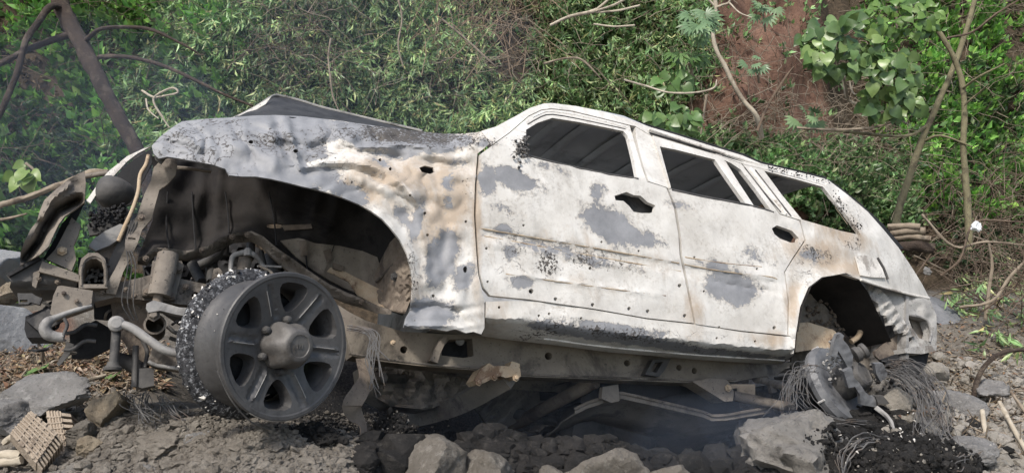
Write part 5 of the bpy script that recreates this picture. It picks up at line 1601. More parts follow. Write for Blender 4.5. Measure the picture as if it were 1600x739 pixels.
def leaf_mesh(P, D, S, L, Wd, C, fold=.25, droop=.12, shape='lance'):
    """P base, D direction, S sideways, L length, Wd width, C colour; 6 points, 6 faces each"""
    n = len(P)
    D = D / np.linalg.norm(D, axis=1)[:, None]
    S = S - D * (S * D).sum(1)[:, None]; S /= np.maximum(np.linalg.norm(S, axis=1), 1e-6)[:, None]
    U_ = np.cross(S, D)
    L = L[:, None]; Wd = Wd[:, None]
    k = .42 if shape == 'lance' else .36
    mid = P + D * L * .5 - U_ * L * droop * .2
    l = P + D * L * k + S * Wd * .5 + U_ * Wd * fold
    r = P + D * L * k - S * Wd * .5 + U_ * Wd * fold
    t = P + D * L - U_ * L * droop
    v = np.stack([P, l, mid, r, t], 1).reshape(-1, 3)
    base = (np.arange(n) * 5)[:, None, None]
    f = (np.array([[0, 2, 1], [0, 3, 2], [1, 2, 4], [2, 3, 4]])[None] + base).reshape(-1, 3)
    c = np.repeat(C, 5, axis=0)
    return v, f, c


def fast_mesh(name, v, f, mat, col=None, label=None, cat=None, kind='stuff', parent=None, smooth=False, group=None, loc=None):
    me = bpy.data.meshes.new(name)
    base = np.array(loc if loc is not None else (0, 0, 0), float)
    me.vertices.add(len(v)); me.vertices.foreach_set('co', (v - base).astype(np.float32).ravel())
    me.loops.add(f.size); me.loops.foreach_set('vertex_index', f.astype(np.int32).ravel())
    me.polygons.add(len(f))
    k = f.shape[1]
    me.polygons.foreach_set('loop_start', np.arange(0, f.size, k, dtype=np.int32))
    if smooth: me.polygons.foreach_set('use_smooth', np.ones(len(f), bool))
    if col is not None:
        a = me.color_attributes.new('tint', 'FLOAT_COLOR', 'POINT')
        cc = np.ones((len(v), 4), np.float32); cc[:, :3] = col
        a.data.foreach_set('color', cc.ravel())
    me.materials.append(mat)
    me.update(calc_edges=True); me.validate()
    o = bpy.data.objects.new(name, me)
    COL.objects.link(o)
    if parent is not None:
        o.parent = parent
    else:
        o.location = tuple(base)
    return tag(o, label, cat, group, kind)


def tubes_np(paths, rad, seg=3):
    """paths (n, k, 3), rad (n,) -> thin tapering twigs"""
    n, k, _ = paths.shape
    T = np.gradient(paths, axis=1)
    T /= np.maximum(np.linalg.norm(T, axis=2), 1e-9)[..., None]
    ref = np.where(np.abs(T[..., 2:3]) < .9, np.array([0, 0, 1.0]), np.array([1.0, 0, 0]))
    A = np.cross(T, ref); A /= np.linalg.norm(A, axis=2)[..., None]
    B = np.cross(T, A)
    ang = np.arange(seg) * 2 * np.pi / seg
    tp = np.linspace(1, .45, k)[None, :, None, None]
    ring = (A[:, :, None] * np.cos(ang)[None, None, :, None] + B[:, :, None] * np.sin(ang)[None, None, :, None]) * rad[:, None, None, None] * tp
    v = (paths[:, :, None] + ring).reshape(-1, 3)
    b = (np.arange(n) * k * seg)[:, None, None, None] + (np.arange(k - 1) * seg)[None, :, None, None]
    j = np.arange(seg); j2 = (j + 1) % seg
    q = np.stack([j, j2, j2 + seg, j + seg], -1)[None, None]
    return v, (b + q).reshape(-1, 4)


def unit(n):
    v = RNG.normal(0, 1, (n, 3))
    return v / np.linalg.norm(v, axis=1)[:, None]


def pal(n, cols, jit=.25, wts=None):
    c = np.array(cols)[RNG.choice(len(cols), n, p=wts)]
    return c * (1 + RNG.uniform(-jit, jit, (n, 1))) * (1 + RNG.uniform(-.08, .08, (n, 3)))


def bush_mass(name, label, px, py, species, reach=(.15, .45), branches=5, leaves=16, d0=4.2, cat='undergrowth', out=None, twig=True, tw_mat=None, off=0.0):
    """stems with leaves growing out of the bank wherever the listed lines of sight meet it"""
    P, ok = hit(px, py, d0, 13)
    P = P[ok]
    nC = len(P)
    if nC == 0: return
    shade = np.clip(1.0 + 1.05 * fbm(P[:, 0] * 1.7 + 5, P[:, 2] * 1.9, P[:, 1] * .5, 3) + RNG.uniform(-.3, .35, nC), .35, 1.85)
    base = np.repeat(P, branches, 0); nb = len(base)
    base = base + RNG.normal(0, .09, (nb, 3))
    nrm = np.array(out if out is not None else (0, -.75, .65))
    dr = unit(nb) * .75 + nrm + np.array([0, 0, .25])
    dr /= np.linalg.norm(dr, axis=1)[:, None]
    Lb = RNG.uniform(reach[0], reach[1], nb)
    base = base - dr * .05 + nrm * off
    sg = species['sag']
    K = 6
    t = np.linspace(0, 1, K)
    path = base[:, None] + dr[:, None] * (Lb[:, None] * t)[..., None] - np.array([0, 0, 1]) * (sg * Lb[:, None] * t ** 2)[..., None]
    if twig:
        v, f = tubes_np(path, RNG.uniform(.0022, .0045, nb))
        fast_mesh(name + '_stems', v, f, tw_mat or M['twigbrown'], label='thin stems inside the ' + label, cat='stems')
    nl = leaves
    tl = RNG.uniform(.15, 1.02, (nb, nl)); tl = tl[..., None]
    pos = base[:, None] + dr[:, None] * Lb[:, None, None] * tl - np.array([0, 0, 1]) * (sg * Lb[:, None, None] * tl ** 2)
    pos = pos.reshape(-1, 3) + RNG.normal(0, .014, (nb * nl, 3))
    N_ = len(pos)
    D = unit(N_) * species['spread'] + np.repeat(dr, nl, 0) * .5 + np.array(species['dir'])
    S = unit(N_) * .8 + np.array([1, 0, 0]) * species.get('face', .6)
    ln = RNG.uniform(*species['len'], N_); wd = ln * RNG.uniform(*species['wid'], N_)
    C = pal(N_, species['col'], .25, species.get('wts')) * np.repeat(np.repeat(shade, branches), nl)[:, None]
    v, f, c = leaf_mesh(pos, D, S, ln, wd, C, shape=species.get('shape', 'lance'), droop=species.get('droop', .15))
    fast_mesh(name, v, f, M['leaf'], c, label, cat)


NARROW = dict(sag=.55, spread=.55, dir=(0, -.25, -.75), len=(.06, .125), wid=(.13, .22), face=.9,
              col=[(0.202, 0.320, 0.130), (0.282, 0.413, 0.184), (0.161, 0.261, 0.132), (0.375, 0.473, 0.222), (0.458, 0.504, 0.234), (0.350, 0.320, 0.156)], wts=[.28, .25, .2, .13, .08, .06])
BROAD = dict(sag=.2, spread=.6, dir=(0, -.5, .1), len=(.05, .105), wid=(.5, .72), face=.6, shape='broad',
             col=[(0.151, 0.326, 0.074), (0.213, 0.425, 0.099), (0.111, 0.252, 0.068), (0.299, 0.526, 0.124), (0.124, 0.213, 0.087)])
SMALL = dict(sag=.15, spread=.8, dir=(0, -.5, .2), len=(.035, .075), wid=(.42, .62), face=.5, shape='broad',
             col=[(0.151, 0.287, 0.119), (0.223, 0.381, 0.155), (0.120, 0.212, 0.098), (0.293, 0.449, 0.189), (0.239, 0.285, 0.161)])
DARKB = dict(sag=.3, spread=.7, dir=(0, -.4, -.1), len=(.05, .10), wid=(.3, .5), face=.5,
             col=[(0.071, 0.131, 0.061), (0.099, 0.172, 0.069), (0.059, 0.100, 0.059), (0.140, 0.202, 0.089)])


def region(n, poly):
    o = np.array(poly, float)
    lo, hi = o.min(0), o.max(0)
    p = RNG.uniform(lo, hi, (n * 4, 2))
    p = p[pip(p, poly)][:n]
    return p[:, 0], p[:, 1]


def clumpy(px, py, seed, thr, s=70.0):
    k = fbm(px / s + seed, py / s, .1 * seed, 3) > thr
    return px[k], py[k]


# left: bright broad-leaved thicket
a, b = clumpy(*region(640, [(-420, -60), (400, -60), (380, 120), (330, 260), (220, 300), (150, 460), (-420, 470)]), 1.5, -.22)
bush_mass('broadleaf_thicket', 'bright green broad leaved thicket on the bank behind the front end', a, b, BROAD, (.12, .40), 5, 13)
a, b = clumpy(*region(300, [(-420, 200), (250, 200), (180, 460), (-420, 470)]), 9.5, -.15)
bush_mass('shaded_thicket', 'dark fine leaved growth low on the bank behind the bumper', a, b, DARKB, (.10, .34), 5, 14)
# middle: drooping narrow leaves
a, b = clumpy(*region(1500, [(180, -80), (1120, -80), (1100, 80), (1020, 190), (700, 240), (380, 240), (230, 250)]), 3.1, -.16, 80)
bush_mass('narrow_leaf_thicket', 'grey green thicket of narrow drooping leaves above the bonnet and roof', a, b, NARROW, (.14, .42), 5, 15)
a, b = clumpy(*region(260, [(800, -60), (1130, -60), (1110, 120), (1040, 200), (830, 170)]), 6.1, -.1)
bush_mass('mixed_thicket', 'fresh green mixed leaves above the roof beside the red bank', a, b, SMALL, (.12, .36), 5, 14)
# low green plants under the red bank and behind the roof
a, b = region(520, [(1010, 215), (1090, 225), (1180, 238), (1330, 245), (1400, 270), (1420, 380), (1300, 340), (1150, 270), (1040, 240)])
bush_mass('low_plants', 'low light green plants along the foot of the red bank', a, b, SMALL, (.07, .22), 5, 13)
# right: greener trees' undergrowth over dark hollows
a, b = clumpy(*region(560, [(1330, -60), (2000, -60), (2000, 340), (1440, 350), (1390, 240), (1350, 120)]), 4.4, -.34, 90)
bush_mass('right_thicket', 'green broad leaved growth on the bank at the right', a, b, BROAD, (.12, .40), 5, 12)
a, b = clumpy(*region(380, [(1380, 120), (2000, 40), (2000, 470), (1560, 470), (1430, 390)]), 7.7, -.3)
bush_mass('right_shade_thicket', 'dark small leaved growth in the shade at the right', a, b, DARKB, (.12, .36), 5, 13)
a, b = region(60, [(1500, 440), (1640, 430), (1700, 600), (1560, 560), (1490, 500)])
bush_mass('right_ground_plants', 'grey green low plants on the ground at the right edge', a, b, NARROW, (.06, .22), 4, 9, 3.4)
# a few sprigs on the red earth
a, b = region(26, [(1110, 20), (1290, 10), (1290, 190), (1120, 200)])
bush_mass('bank_sprigs', 'sparse green sprigs on the red earth bank', a, b, SMALL, (.06, .2), 3, 7)
# beyond the frame
a, b = region(420, [(-420, -360), (2000, -360), (2000, -60), (-420, -60)])
bush_mass('upper_thicket', 'narrow leaved thicket higher up the bank', a, b, NARROW, (.15, .45), 5, 12)


def twig_mass(name, label, px, py, length, rad, mat, d0=4.2, off=(.12, .5), curl=.3, up=(0, -.3, .2), k=7):
    P, ok = hit(px, py, d0, 13)
    P = P[ok]; n = len(P)
    P = P + np.array([0, -.75, .65]) * RNG.uniform(*off, (n, 1))
    d = unit(n) + np.array(up); d /= np.linalg.norm(d, axis=1)[:, None]
    bend = unit(n) * curl + np.array([0, 0, -.25])
    L = RNG.uniform(*length, n)
    t = np.linspace(-.5, .5, k)
    wob = RNG.normal(0, .02, (n, k, 3)) * L[:, None, None]
    path = P[:, None] + d[:, None] * (L[:, None] * t)[..., None] + bend[:, None] * (L[:, None] * (t ** 2 - .1))[..., None] + wob
    v, f = tubes_np(path, RNG.uniform(*rad, n), 4)
    return fast_mesh(name, v, f, mat, label=label, cat='twigs', smooth=True)


a, b = region(380, [(380, -30), (1120, -30), (1080, 190), (420, 200)])
twig_mass('dry_twigs', 'fine dry twigs tangled through the narrow leaved thicket', a, b, (.15, .8), (.002, .0045), M['dry'])
a, b = region(250, [(640, -20), (880, -20), (860, 140), (660, 150)])
twig_mass('brown_stalks', 'brown dead stalks hanging in the thicket above the roof', a, b, (.3, .9), (.002, .0045), M['deadstalk'], up=(.3, -.2, .9))
a, b = region(130, [(380, 60), (560, 50), (540, 200), (400, 200)])
twig_mass('dead_vines', 'brown dead vines above the bonnet', a, b, (.2, .7), (.002, .004), M['twigbrown'], up=(0, 0, .7))
a, b = region(520, [(1430, 330), (1640, 250), (1700, 520), (1500, 500), (1450, 430)])
twig_mass('brush_pile', 'tangle of bare brown brush right of the tail', a, b, (.25, 1.2), (.002, .006), M['twigbrown'], 4.6, (.0, .5), .6)
a, b = region(120, [(1440, 330), (1640, 280), (1660, 500), (1500, 490)])
twig_mass('pale_brush', 'paler bare stems in the brush right of the tail', a, b, (.3, 1.2), (.002, .005), M['dry'], 4.6, (.1, .5), .6)
a, b = region(190, [(1090, 60), (1330, 60), (1400, 230), (1100, 240)])
twig_mass('bank_roots', 'thin roots and bare stems on the red bank', a, b, (.2, .9), (.002, .0045), M['dry'], 4.6, (.02, .25), .4)
a, b = region(230, [(1040, 205), (1330, 195), (1420, 260), (1420, 350), (1290, 320), (1130, 260)])
twig_mass('level_stalks', 'pale dead stalks lying among the low plants under the red bank', a, b, (.2, 1.0), (.002, .0045), M['dry'], 4.2, (.1, .32), .25, (.9, -.1, .1))
a, b = region(200, [(-60, -20), (400, -20), (300, 260), (-60, 330)])
twig_mass('left_twigs', 'thin twigs in the thicket at the left', a, b, (.2, .9), (.002, .004), M['twigbrown'], off=(.1, .45))
a, b = region(240, [(1320, -20), (1640, -20), (1640, 320), (1400, 330)])
twig_mass('right_twigs', 'thin twigs in the green growth at the right', a, b, (.2, 1.0), (.002, .0045), M['dry'], off=(.1, .45))


def litter(name, label, px, py, d0, cols, ln, cat='leaf litter', lift=.012, wid=(.25, .5)):
    P, ok = hit(px, py, d0, 13, detail=True)
    if name == 'bank_litter': ok &= ~((px > 1100) & (px < 1320) & (RNG.random(len(px)) < .85))
    P = P[ok]; n = len(P)
    P[:, 2] += RNG.uniform(.002, lift + .01, n)
    D = unit(n); D[:, 2] *= .35
    S = np.cross(D, np.array([0, 0, 1.0])) + unit(n) * .3
    L = RNG.uniform(*ln, n)
    v, f, c = leaf_mesh(P, D, S, L, L * RNG.uniform(*wid, n), pal(n, cols), droop=.2)
    fast_mesh(name, v, f, M['litter'], c, label, cat)


BRN = [(.22, .15, .09), (.14, .09, .06), (.30, .22, .14), (.09, .065, .045), (.33, .27, .20), (.20, .12, .07)]
n = 4200
litter('leaf_litter', 'brown dry leaves and bark chips under the front bumper', RNG.uniform(-120, 260, n), RNG.uniform(535, 612, n), 2.9, BRN, (.015, .06))
n = 2600
litter('right_litter', 'brown leaf litter on the ground behind the tail', RNG.uniform(1400, 1720, n), RNG.uniform(470, 660, n), 3.3, BRN, (.012, .045))
n = 6000
litter('bank_litter', 'dead leaves caught on the bank', RNG.uniform(-100, 1700, n), RNG.uniform(-40, 420, n), 4.4, [(.16, .11, .07), (.10, .07, .05), (.22, .16, .10), (.06, .05, .04)], (.04, .11), lift=.05)
a, b = region(260, [(-40, 560), (220, 545), (200, 640), (-40, 640)])
twig_mass('litter_sticks', 'small sticks among the litter under the bumper', a, b, (.06, .22), (.002, .005), M['dry'], 2.9, (0, .01), .2, (0, 0, -.1), 4)
a, b = region(240, [(1440, 560), (1640, 520), (1640, 720), (1500, 730)])
twig_mass('ground_sticks', 'small dry sticks on the ground at the right', a, b, (.06, .25), (.002, .005), M['dry'], 3.0, (0, .01), .2, (0, 0, -.1), 4)

# ------------------------------------------------------------------ trees, branches and vines as single things
def wt(pts): return [W(*p) for p in pts]


def tree(name, label, trunk, rad, mat, limbs, group=None, cat='tree', k=5):
    P = wt(trunk)
    root = empty(name, P[-1] if P[-1].z < P[0].z else P[0], label, cat, group)
    tube('trunk', P, rad, mat, root, 12, k, .25)
    for (pts, r) in limbs:
        tube('branch', wt(pts), r, mat, root, 8, 4, .2)
    return root


tree('leaning_tree', 'dark leaning bare tree trunk behind the front end of the car', [(88, -20, 4.75), (100, 20, 4.7), (125, 65, 4.65), (150, 115, 4.6), (178, 170, 4.6), (203, 215, 4.6), (222, 255, 4.6), (240, 330, 4.65), (250, 420, 4.7)],
     [.052, .050, .048, .046, .044, .043, .043, .045, .05], M['bark'],
     [([(118, 52, 4.66), (85, 62, 4.6), (50, 75, 4.5), (20, 90, 4.4), (-20, 110, 4.3)], [.022, .020, .018, .017, .016]),
      ([(128, 70, 4.66), (140, 58, 4.6), (160, 45, 4.55), (205, 43, 4.5), (240, 48, 4.45), (290, 72, 4.4), (310, 84, 4.4)], [.014, .013, .012, .011, .010, .007, .005]),
      ([(155, 90, 4.62), (175, 88, 4.55), (215, 92, 4.5), (260, 105, 4.45), (310, 128, 4.4), (350, 148, 4.35), (395, 166, 4.3)], [.014, .013, .012, .011, .010, .008, .006]),
      ([(98, 15, 4.7), (80, 10, 4.6), (60, 35, 4.5), (40, 65, 4.45), (28, 110, 4.4), (10, 155, 4.35), (-6, 190, 4.3)], [.022, .020, .019, .018, .017, .017, .016])], )
tree('slanting_sapling', 'dark slanting sapling stem right of the roof behind the tail', [(1528, -20, 5.6), (1512, 40, 5.6), (1492, 100, 5.6), (1462, 170, 5.6), (1440, 220, 5.6), (1420, 280, 5.6), (1404, 330, 5.6), (1396, 380, 5.6)],
     [.016, .017, .019, .021, .024, .026, .028, .030], M['olivebark'], [([(1450, 195, 5.6), (1415, 213, 5.5), (1330, 207, 5.3), (1270, 202, 5.2), (1250, 208, 5.2)], [.012, .011, .010, .008, .006]),
      ([(1440, 222, 5.6), (1470, 212, 5.5), (1520, 230, 5.4)], [.010, .008, .005])])
tree('olive_sapling', 'thin upright olive sapling stem in the green growth at the right', [(1452, 30, 5.5), (1470, 55, 5.45), (1490, 90, 5.45), (1503, 130, 5.45), (1507, 180, 5.45), (1505, 230, 5.45), (1509, 280, 5.45), (1513, 340, 5.45), (1514, 390, 5.45)],
     [.016, .017, .018, .019, .020, .021, .023, .024, .025], M['olivebark'], [([(1503, 140, 5.45), (1530, 120, 5.3), (1570, 100, 5.2)], [.009, .008, .004]), ([(1452, 32, 5.5), (1436, 10, 5.5), (1428, -20, 5.5)], [.014, .013, .012]),
      ([(1506, 165, 5.4), (1530, 145, 5.3), (1545, 132, 5.2)], [.008, .006, .004])])
tree('pale_branch', 'pale crooked bare stem running down beside the red bank', [(1112, -15, 5.6), (1119, 12, 5.6), (1114, 45, 5.6), (1118, 75, 5.6), (1133, 105, 5.6), (1146, 132, 5.6), (1162, 158, 5.6), (1182, 182, 5.6), (1190, 215, 5.7)],
     [.013, .014, .014, .015, .016, .016, .017, .018, .02], M['palebark'], [([(1118, 12, 5.6), (1130, 8, 5.55), (1140, 3, 5.5), (1142, -15, 5.5)], [.010, .009, .008, .007]),
      ([(1119, 12, 5.6), (1106, -2, 5.6), (1098, -20, 5.6)], .009), ([(1140, 5, 5.5), (1155, 20, 5.4), (1175, 28, 5.3)], [.006, .005, .003])])
tree('fallen_bough', 'fan of pale dead stalks lying over the thicket above the roof', [(860, 40, 5.2), (888, 27, 5.15), (920, 20, 5.1), (932, 16, 5.1)], [.009, .011, .012, .013], M['palebark'],
     [([(930, 17, 5.1), (945, 5, 5.05), (962, -12, 5.0)], .009), ([(930, 18, 5.1), (960, 8, 5.0), (985, -6, 4.95)], .008), ([(932, 20, 5.1), (965, 17, 5.0), (1000, 9, 4.95)], .007), ([(928, 38, 5.1), (960, 42, 5.0), (992, 40, 4.95)], .006)], cat='branch')
VINES = 'bare vines and stems on the bank'
for label, pts, r, mt in (
        ('curved pale bare twig looping at the left above the wing', [(222, 142, 4.5), (240, 152, 4.45), (258, 150, 4.4), (278, 145, 4.4), (268, 138, 4.4), (240, 155, 4.4), (255, 185, 4.4), (265, 200, 4.4)], .006, 'palebark'),
        ('thin pale twig hooked downward beside the looping twig', [(228, 155, 4.5), (232, 172, 4.45), (248, 186, 4.4)], .005, 'palebark'),
        ('thick brown stick pointing left from behind the bumper corner', [(-20, 326, 4.3), (20, 315, 4.2), (45, 308, 4.2), (85, 292, 4.1), (100, 288, 4.1), (140, 270, 4.0), (170, 268, 4.0)], .017, 'dry'),
        ('thin grey stick left of the bumper corner, lying level', [(-10, 344, 4.3), (15, 341, 4.2), (42, 334, 4.15)], .008, 'dry'),
        ('upright vine stem above the bonnet fold', [(517, 60, 5.0), (513, 90, 5.0), (516, 120, 4.95), (520, 150, 4.95), (530, 175, 4.95)], .006, 'dry'),
        ('brown vine arching over the green thicket left of the red bank', [(850, 100, 5.3), (880, 92, 5.2), (905, 92, 5.2), (925, 108, 5.2), (940, 125, 5.2)], .007, 'dry'),
        ('straight dry stalk slanting down to the roof from the left', [(690, 30, 5.0), (720, 55, 5.0), (748, 80, 5.0), (775, 105, 5.0)], .006, 'dry'),
        ('vine trailing across the foot of the red bank', [(975, 125, 5.3), (1010, 135, 5.25), (1045, 145, 5.2), (1085, 145, 5.2), (1115, 138, 5.2), (1120, 125, 5.2)], .007, 'palebark'),
        ('upright bare stem at the foot of the red bank', [(1104, 148, 5.3), (1100, 175, 5.3), (1095, 210, 5.3)], .008, 'dry'),
        ('long level dead stalk above the low plants', [(1245, 200, 5.2), (1300, 203, 5.15), (1360, 200, 5.1), (1400, 190, 5.1)], .008, 'dry'),
        ('bent stem of the heart leaved shrub', [(1318, 115, 5.4), (1320, 140, 5.4), (1325, 155, 5.4), (1345, 165, 5.35), (1370, 170, 5.3), (1420, 195, 5.2)], .009, 'palebark'),
        ('second bent stem right beside the heart leaved shrub', [(1326, 100, 5.4), (1328, 130, 5.4), (1336, 148, 5.35), (1360, 140, 5.3)], .007, 'palebark'),
        ('dry slanting stalk left of the heart leaved shrub', [(1183, 205, 5.3), (1200, 165, 5.3), (1225, 125, 5.3), (1240, 105, 5.3)], .009, 'twigbrown'),
        ('bare arching branch low at the right edge', [(1520, 640, 3.9), (1525, 600, 3.9), (1540, 570, 3.9), (1570, 550, 3.9), (1620, 545, 3.9)], .012, 'bark'),
        ('long thin arching branch across the brush pile', [(1440, 335, 4.9), (1490, 385, 4.85), (1540, 378, 4.8), (1620, 385, 4.8)], .008, 'dry'),
        ('thin branch rising through the brush at the right edge', [(1500, 480, 4.7), (1550, 470, 4.6), (1580, 430, 4.6), (1620, 390, 4.6)], .009, 'dry'),
        ('bowed bare branch below the plastic bag', [(1470, 430, 4.8), (1500, 405, 4.75), (1520, 350, 4.8), (1560, 345, 4.8), (1620, 350, 4.8)], .007, 'twigbrown'),
        ('upright bare stem in the brush pile', [(1540, 500, 4.7), (1545, 450, 4.7), (1550, 415, 4.7), (1545, 380, 4.7)], .010, 'dry'),
        ('dead twig reaching down from the top edge in the middle', [(620, -10, 5.0), (628, 30, 5.0), (622, 70, 5.0), (630, 105, 5.0)], .006, 'dry'),
        ('thin curved stem at the top right corner', [(1480, 60, 5.0), (1520, 50, 4.9), (1560, 20, 4.8), (1610, -10, 4.7)], .007, 'twigbrown')):
    tag(tube('bare_stem', wt(pts), [r * 1.1] + [r] * (len(pts) - 2) + [r * .6], M[mt], None, 7, 5, .3), label, 'branch', VINES)

# shrubs whose leaves can be told apart
def big_leaf(name, root, base, d, side, ln, wd, col, lobes=0):
    """a heart shaped (or fingered) leaf with a raised midrib"""
    d = d.normalized(); side = (side - d * side.dot(d)).normalized(); up = side.cross(d)
    vs, fs = [], []
    if lobes == 0:
        prof = [(-.10, .20), (-.07, .37), (.06, .50), (.25, .53), (.45, .46), (.66, .31), (.85, .13), (1.0, 0.0)]
        mid = [.0, .02, .08, .25, .45, .66, .85, 1.0]
        for (t, h), m in zip(prof, mid):
            dz = -.34 * m * m
            wav = .05 * math.sin(m * 9 + ln * 400)
            vs.append(base + d * ln * t - side * wd * h + up * ln * (.10 * h + dz + wav))
            vs.append(base + d * ln * m + up * ln * dz)
            vs.append(base + d * ln * t + side * wd * h + up * ln * (.10 * h + dz - wav))
        for i in range(len(prof) - 1):
            k = i * 3
            fs += [(k, k + 3, k + 4, k + 1), (k + 1, k + 4, k + 5, k + 2)]
    else:
        for j in range(lobes):
            a = (j - (lobes - 1) / 2) * 2.5 / (lobes - 1)
            q = d * math.cos(a) + side * math.sin(a); s2 = side * math.cos(a) - d * math.sin(a)
            l = ln * (1 - .25 * abs(a) / 1.25)
            o = len(vs)
            vs += [base, base + q * l * .5 + s2 * l * .13 + up * l * .03, base + q * l * .5, base + q * l * .5 - s2 * l * .13 + up * l * .03, base + q * l - up * l * .18]
            fs += [(o, o + 2, o + 1), (o, o + 3, o + 2), (o + 1, o + 2, o + 4), (o + 2, o + 3, o + 4)]
    cols = np.tile(np.array(col), (len(vs), 1))
    return mesh_obj(name, vs, fs, M['leaf'], root, cols=cols, attr='tint', sharp=60)


def leafy(name, label, cx, cy, d, spread, count, ln, palette, lobes=0, stem=None, cat='shrub', facing=(-.1, -1, .25), depth_=.25):
    b = W(stem[-1][0], stem[-1][1], stem[-1][2]) if stem else W(cx, cy + spread[1], d)
    root = empty(name, b, label, cat)
    if stem: tube('stem', wt(stem), [.008] * len(stem), M['dry'], root, 7, 4)
    for i in range(count):
        for _ in range(20):
            x, y = RNG.uniform(-1, 1), RNG.uniform(-1, 1)
            if x * x + y * y < 1: break
        p = W(cx + x * spread[0], cy + y * spread[1], d - depth_ * math.sqrt(max(0, 1 - x * x - y * y)) * RNG.uniform(.2, 1.1))
        dd = Vector((x * .7 + RNG.normal(0, .35), -.45 + RNG.normal(0, .2), -.55 - y * .5 + RNG.normal(0, .25)))
        up = Vector(facing) + Vector(RNG.normal(0, .25, 3))
        side = dd.cross(up)
        l = RNG.uniform(*ln)
        c = np.array(palette[RNG.integers(len(palette))]) * RNG.uniform(.8, 1.25)
        big_leaf('leaf', root, p, dd, side, l, l * RNG.uniform(.8, .98), c, lobes)
        if i % 3 == 0:
            q = W(cx + x * spread[0] * .5, cy + y * spread[1] * .5 + 8, d + .05)
            tube('leaf_stalk', [q, (q + p) / 2 + Vector((0, 0, .03)), p], .0022, M['olivebark'], root, 4, 3)
    return root


HEART = [(.11, .19, .065), (.14, .22, .08), (.08, .145, .05), (.19, .28, .09)]
leafy('heart_leaf_shrub', 'shrub with large heart shaped green leaves hanging over the red bank', 1312, 72, 5.2, (62, 48), 96, (.065, .11), HEART, 0, [(1312, 100, 5.3), (1320, 130, 5.35), (1326, 160, 5.4)], depth_=.35)
leafy('heart_leaf_spray', 'lower spray of large round green leaves right of the red bank', 1385, 108, 5.15, (48, 34), 48, (.055, .105), HEART, 0, [(1385, 110, 5.3), (1370, 140, 5.35)], depth_=.25)
leafy('heart_leaf_seedlings', 'cluster of mid sized green leaves below the heart leaved shrub', 1395, 160, 5.2, (52, 26), 38, (.05, .095), HEART, 0, [(1390, 165, 5.3), (1385, 190, 5.35)], depth_=.2)
leafy('small_leaf_tree_top', 'bright fresh green leaf spray at the top edge right of the heart leaved shrub', 1400, 24, 5.3, (66, 34), 90, (.05, .08), [(.12, .22, .05), (.16, .27, .07), (.09, .17, .045)], 0, [(1400, 10, 5.4), (1402, 60, 5.45)], depth_=.25)
FING = [(0.160, 0.256, 0.136), (0.208, 0.304, 0.160), (0.136, 0.224, 0.112)]
leafy('finger_leaf_plant', 'grey green plant with fingered star leaves left of the red bank top', 1092, 35, 5.3, (28, 24), 16, (.08, .12), FING, 7, [(1090, 40, 5.4), (1100, 70, 5.5)], depth_=.2)
leafy('finger_leaf_plant', 'fingered green leaves at the top edge over the red bank', 1195, 14, 5.6, (20, 16), 8, (.07, .11), FING, 7, [(1192, 20, 5.7), (1196, 50, 5.8)], depth_=.15)
leafy('finger_leaf_plant', 'grey green fingered leaves low on the red bank', 1262, 182, 5.3, (24, 12), 9, (.07, .11), FING, 7, [(1262, 190, 5.4), (1266, 215, 5.45)], depth_=.15)
leafy('finger_leaf_plant', 'fingered leaves halfway down the red bank left of the heart leaved shrub', 1180, 100, 5.6, (18, 12), 6, (.06, .09), FING, 7, [(1182, 104, 5.7), (1186, 130, 5.8)], depth_=.1)
leafy('fresh_sprig', 'small yellow green sprig on a thin stem behind the bumper corner', 44, 268, 4.3, (24, 18), 9, (.06, .10), [(.17, .27, .06), (.21, .31, .08)], 0, [(40, 255, 4.3), (55, 270, 4.3), (52, 300, 4.35)], depth_=.05)
leafy('bank_foot_plant', 'light green star leaves at the foot of the red bank above the roof rail', 1075, 88, 5.4, (26, 12), 10, (.09, .13), [(.12, .22, .06), (.10, .18, .05)], 5, [(1078, 92, 5.4), (1082, 140, 5.45)], depth_=.1)
leafy('bank_foot_plant', 'light green leaves just left of the pale crooked stem', 1052, 130, 5.4, (28, 16), 14, (.07, .11), [(.10, .19, .05), (.085, .15, .045)], 0, [(1052, 134, 5.4), (1050, 165, 5.45)], depth_=.1)
leafy('bank_foot_plant', 'light green leaves just above the roof rail below the red bank', 1050, 182, 5.2, (40, 22), 36, (.06, .10), [(.085, .16, .05), (.12, .20, .06)], 0, [(1050, 190, 5.3), (1050, 225, 5.35)], depth_=.15)
# green leaves dropped on the litter
for label, a, b, d, l in (('large green fallen leaf on the litter below the bumper, leftmost', 48, 588, 3.55, .11), ('small bright green fallen leaf under the tow hook', 72, 547, 3.75, .06),
                          ('dull green fallen leaf under the buffer block', 46, 540, 3.9, .08), ('green fallen leaf beside the drop link', 170, 597, 3.3, .07)):
    p = ground_pt(a, b, 2.9)
    o = big_leaf('fallen_leaf', None, p + Vector((0, 0, .03)), Vector((.9, -.2, .02)), Vector((.2, .9, .15)), l, l * .9, (.17, .29, .10))
    tag(o, label, 'leaf', 'green leaves fallen on the litter')

# ------------------------------------------------------------------ small things on the ground
M['clay'] = mat_grime('tan_fibre', (.30, .245, .19), (.38, .32, .255), (.18, .145, .115), 22, .95, .8)


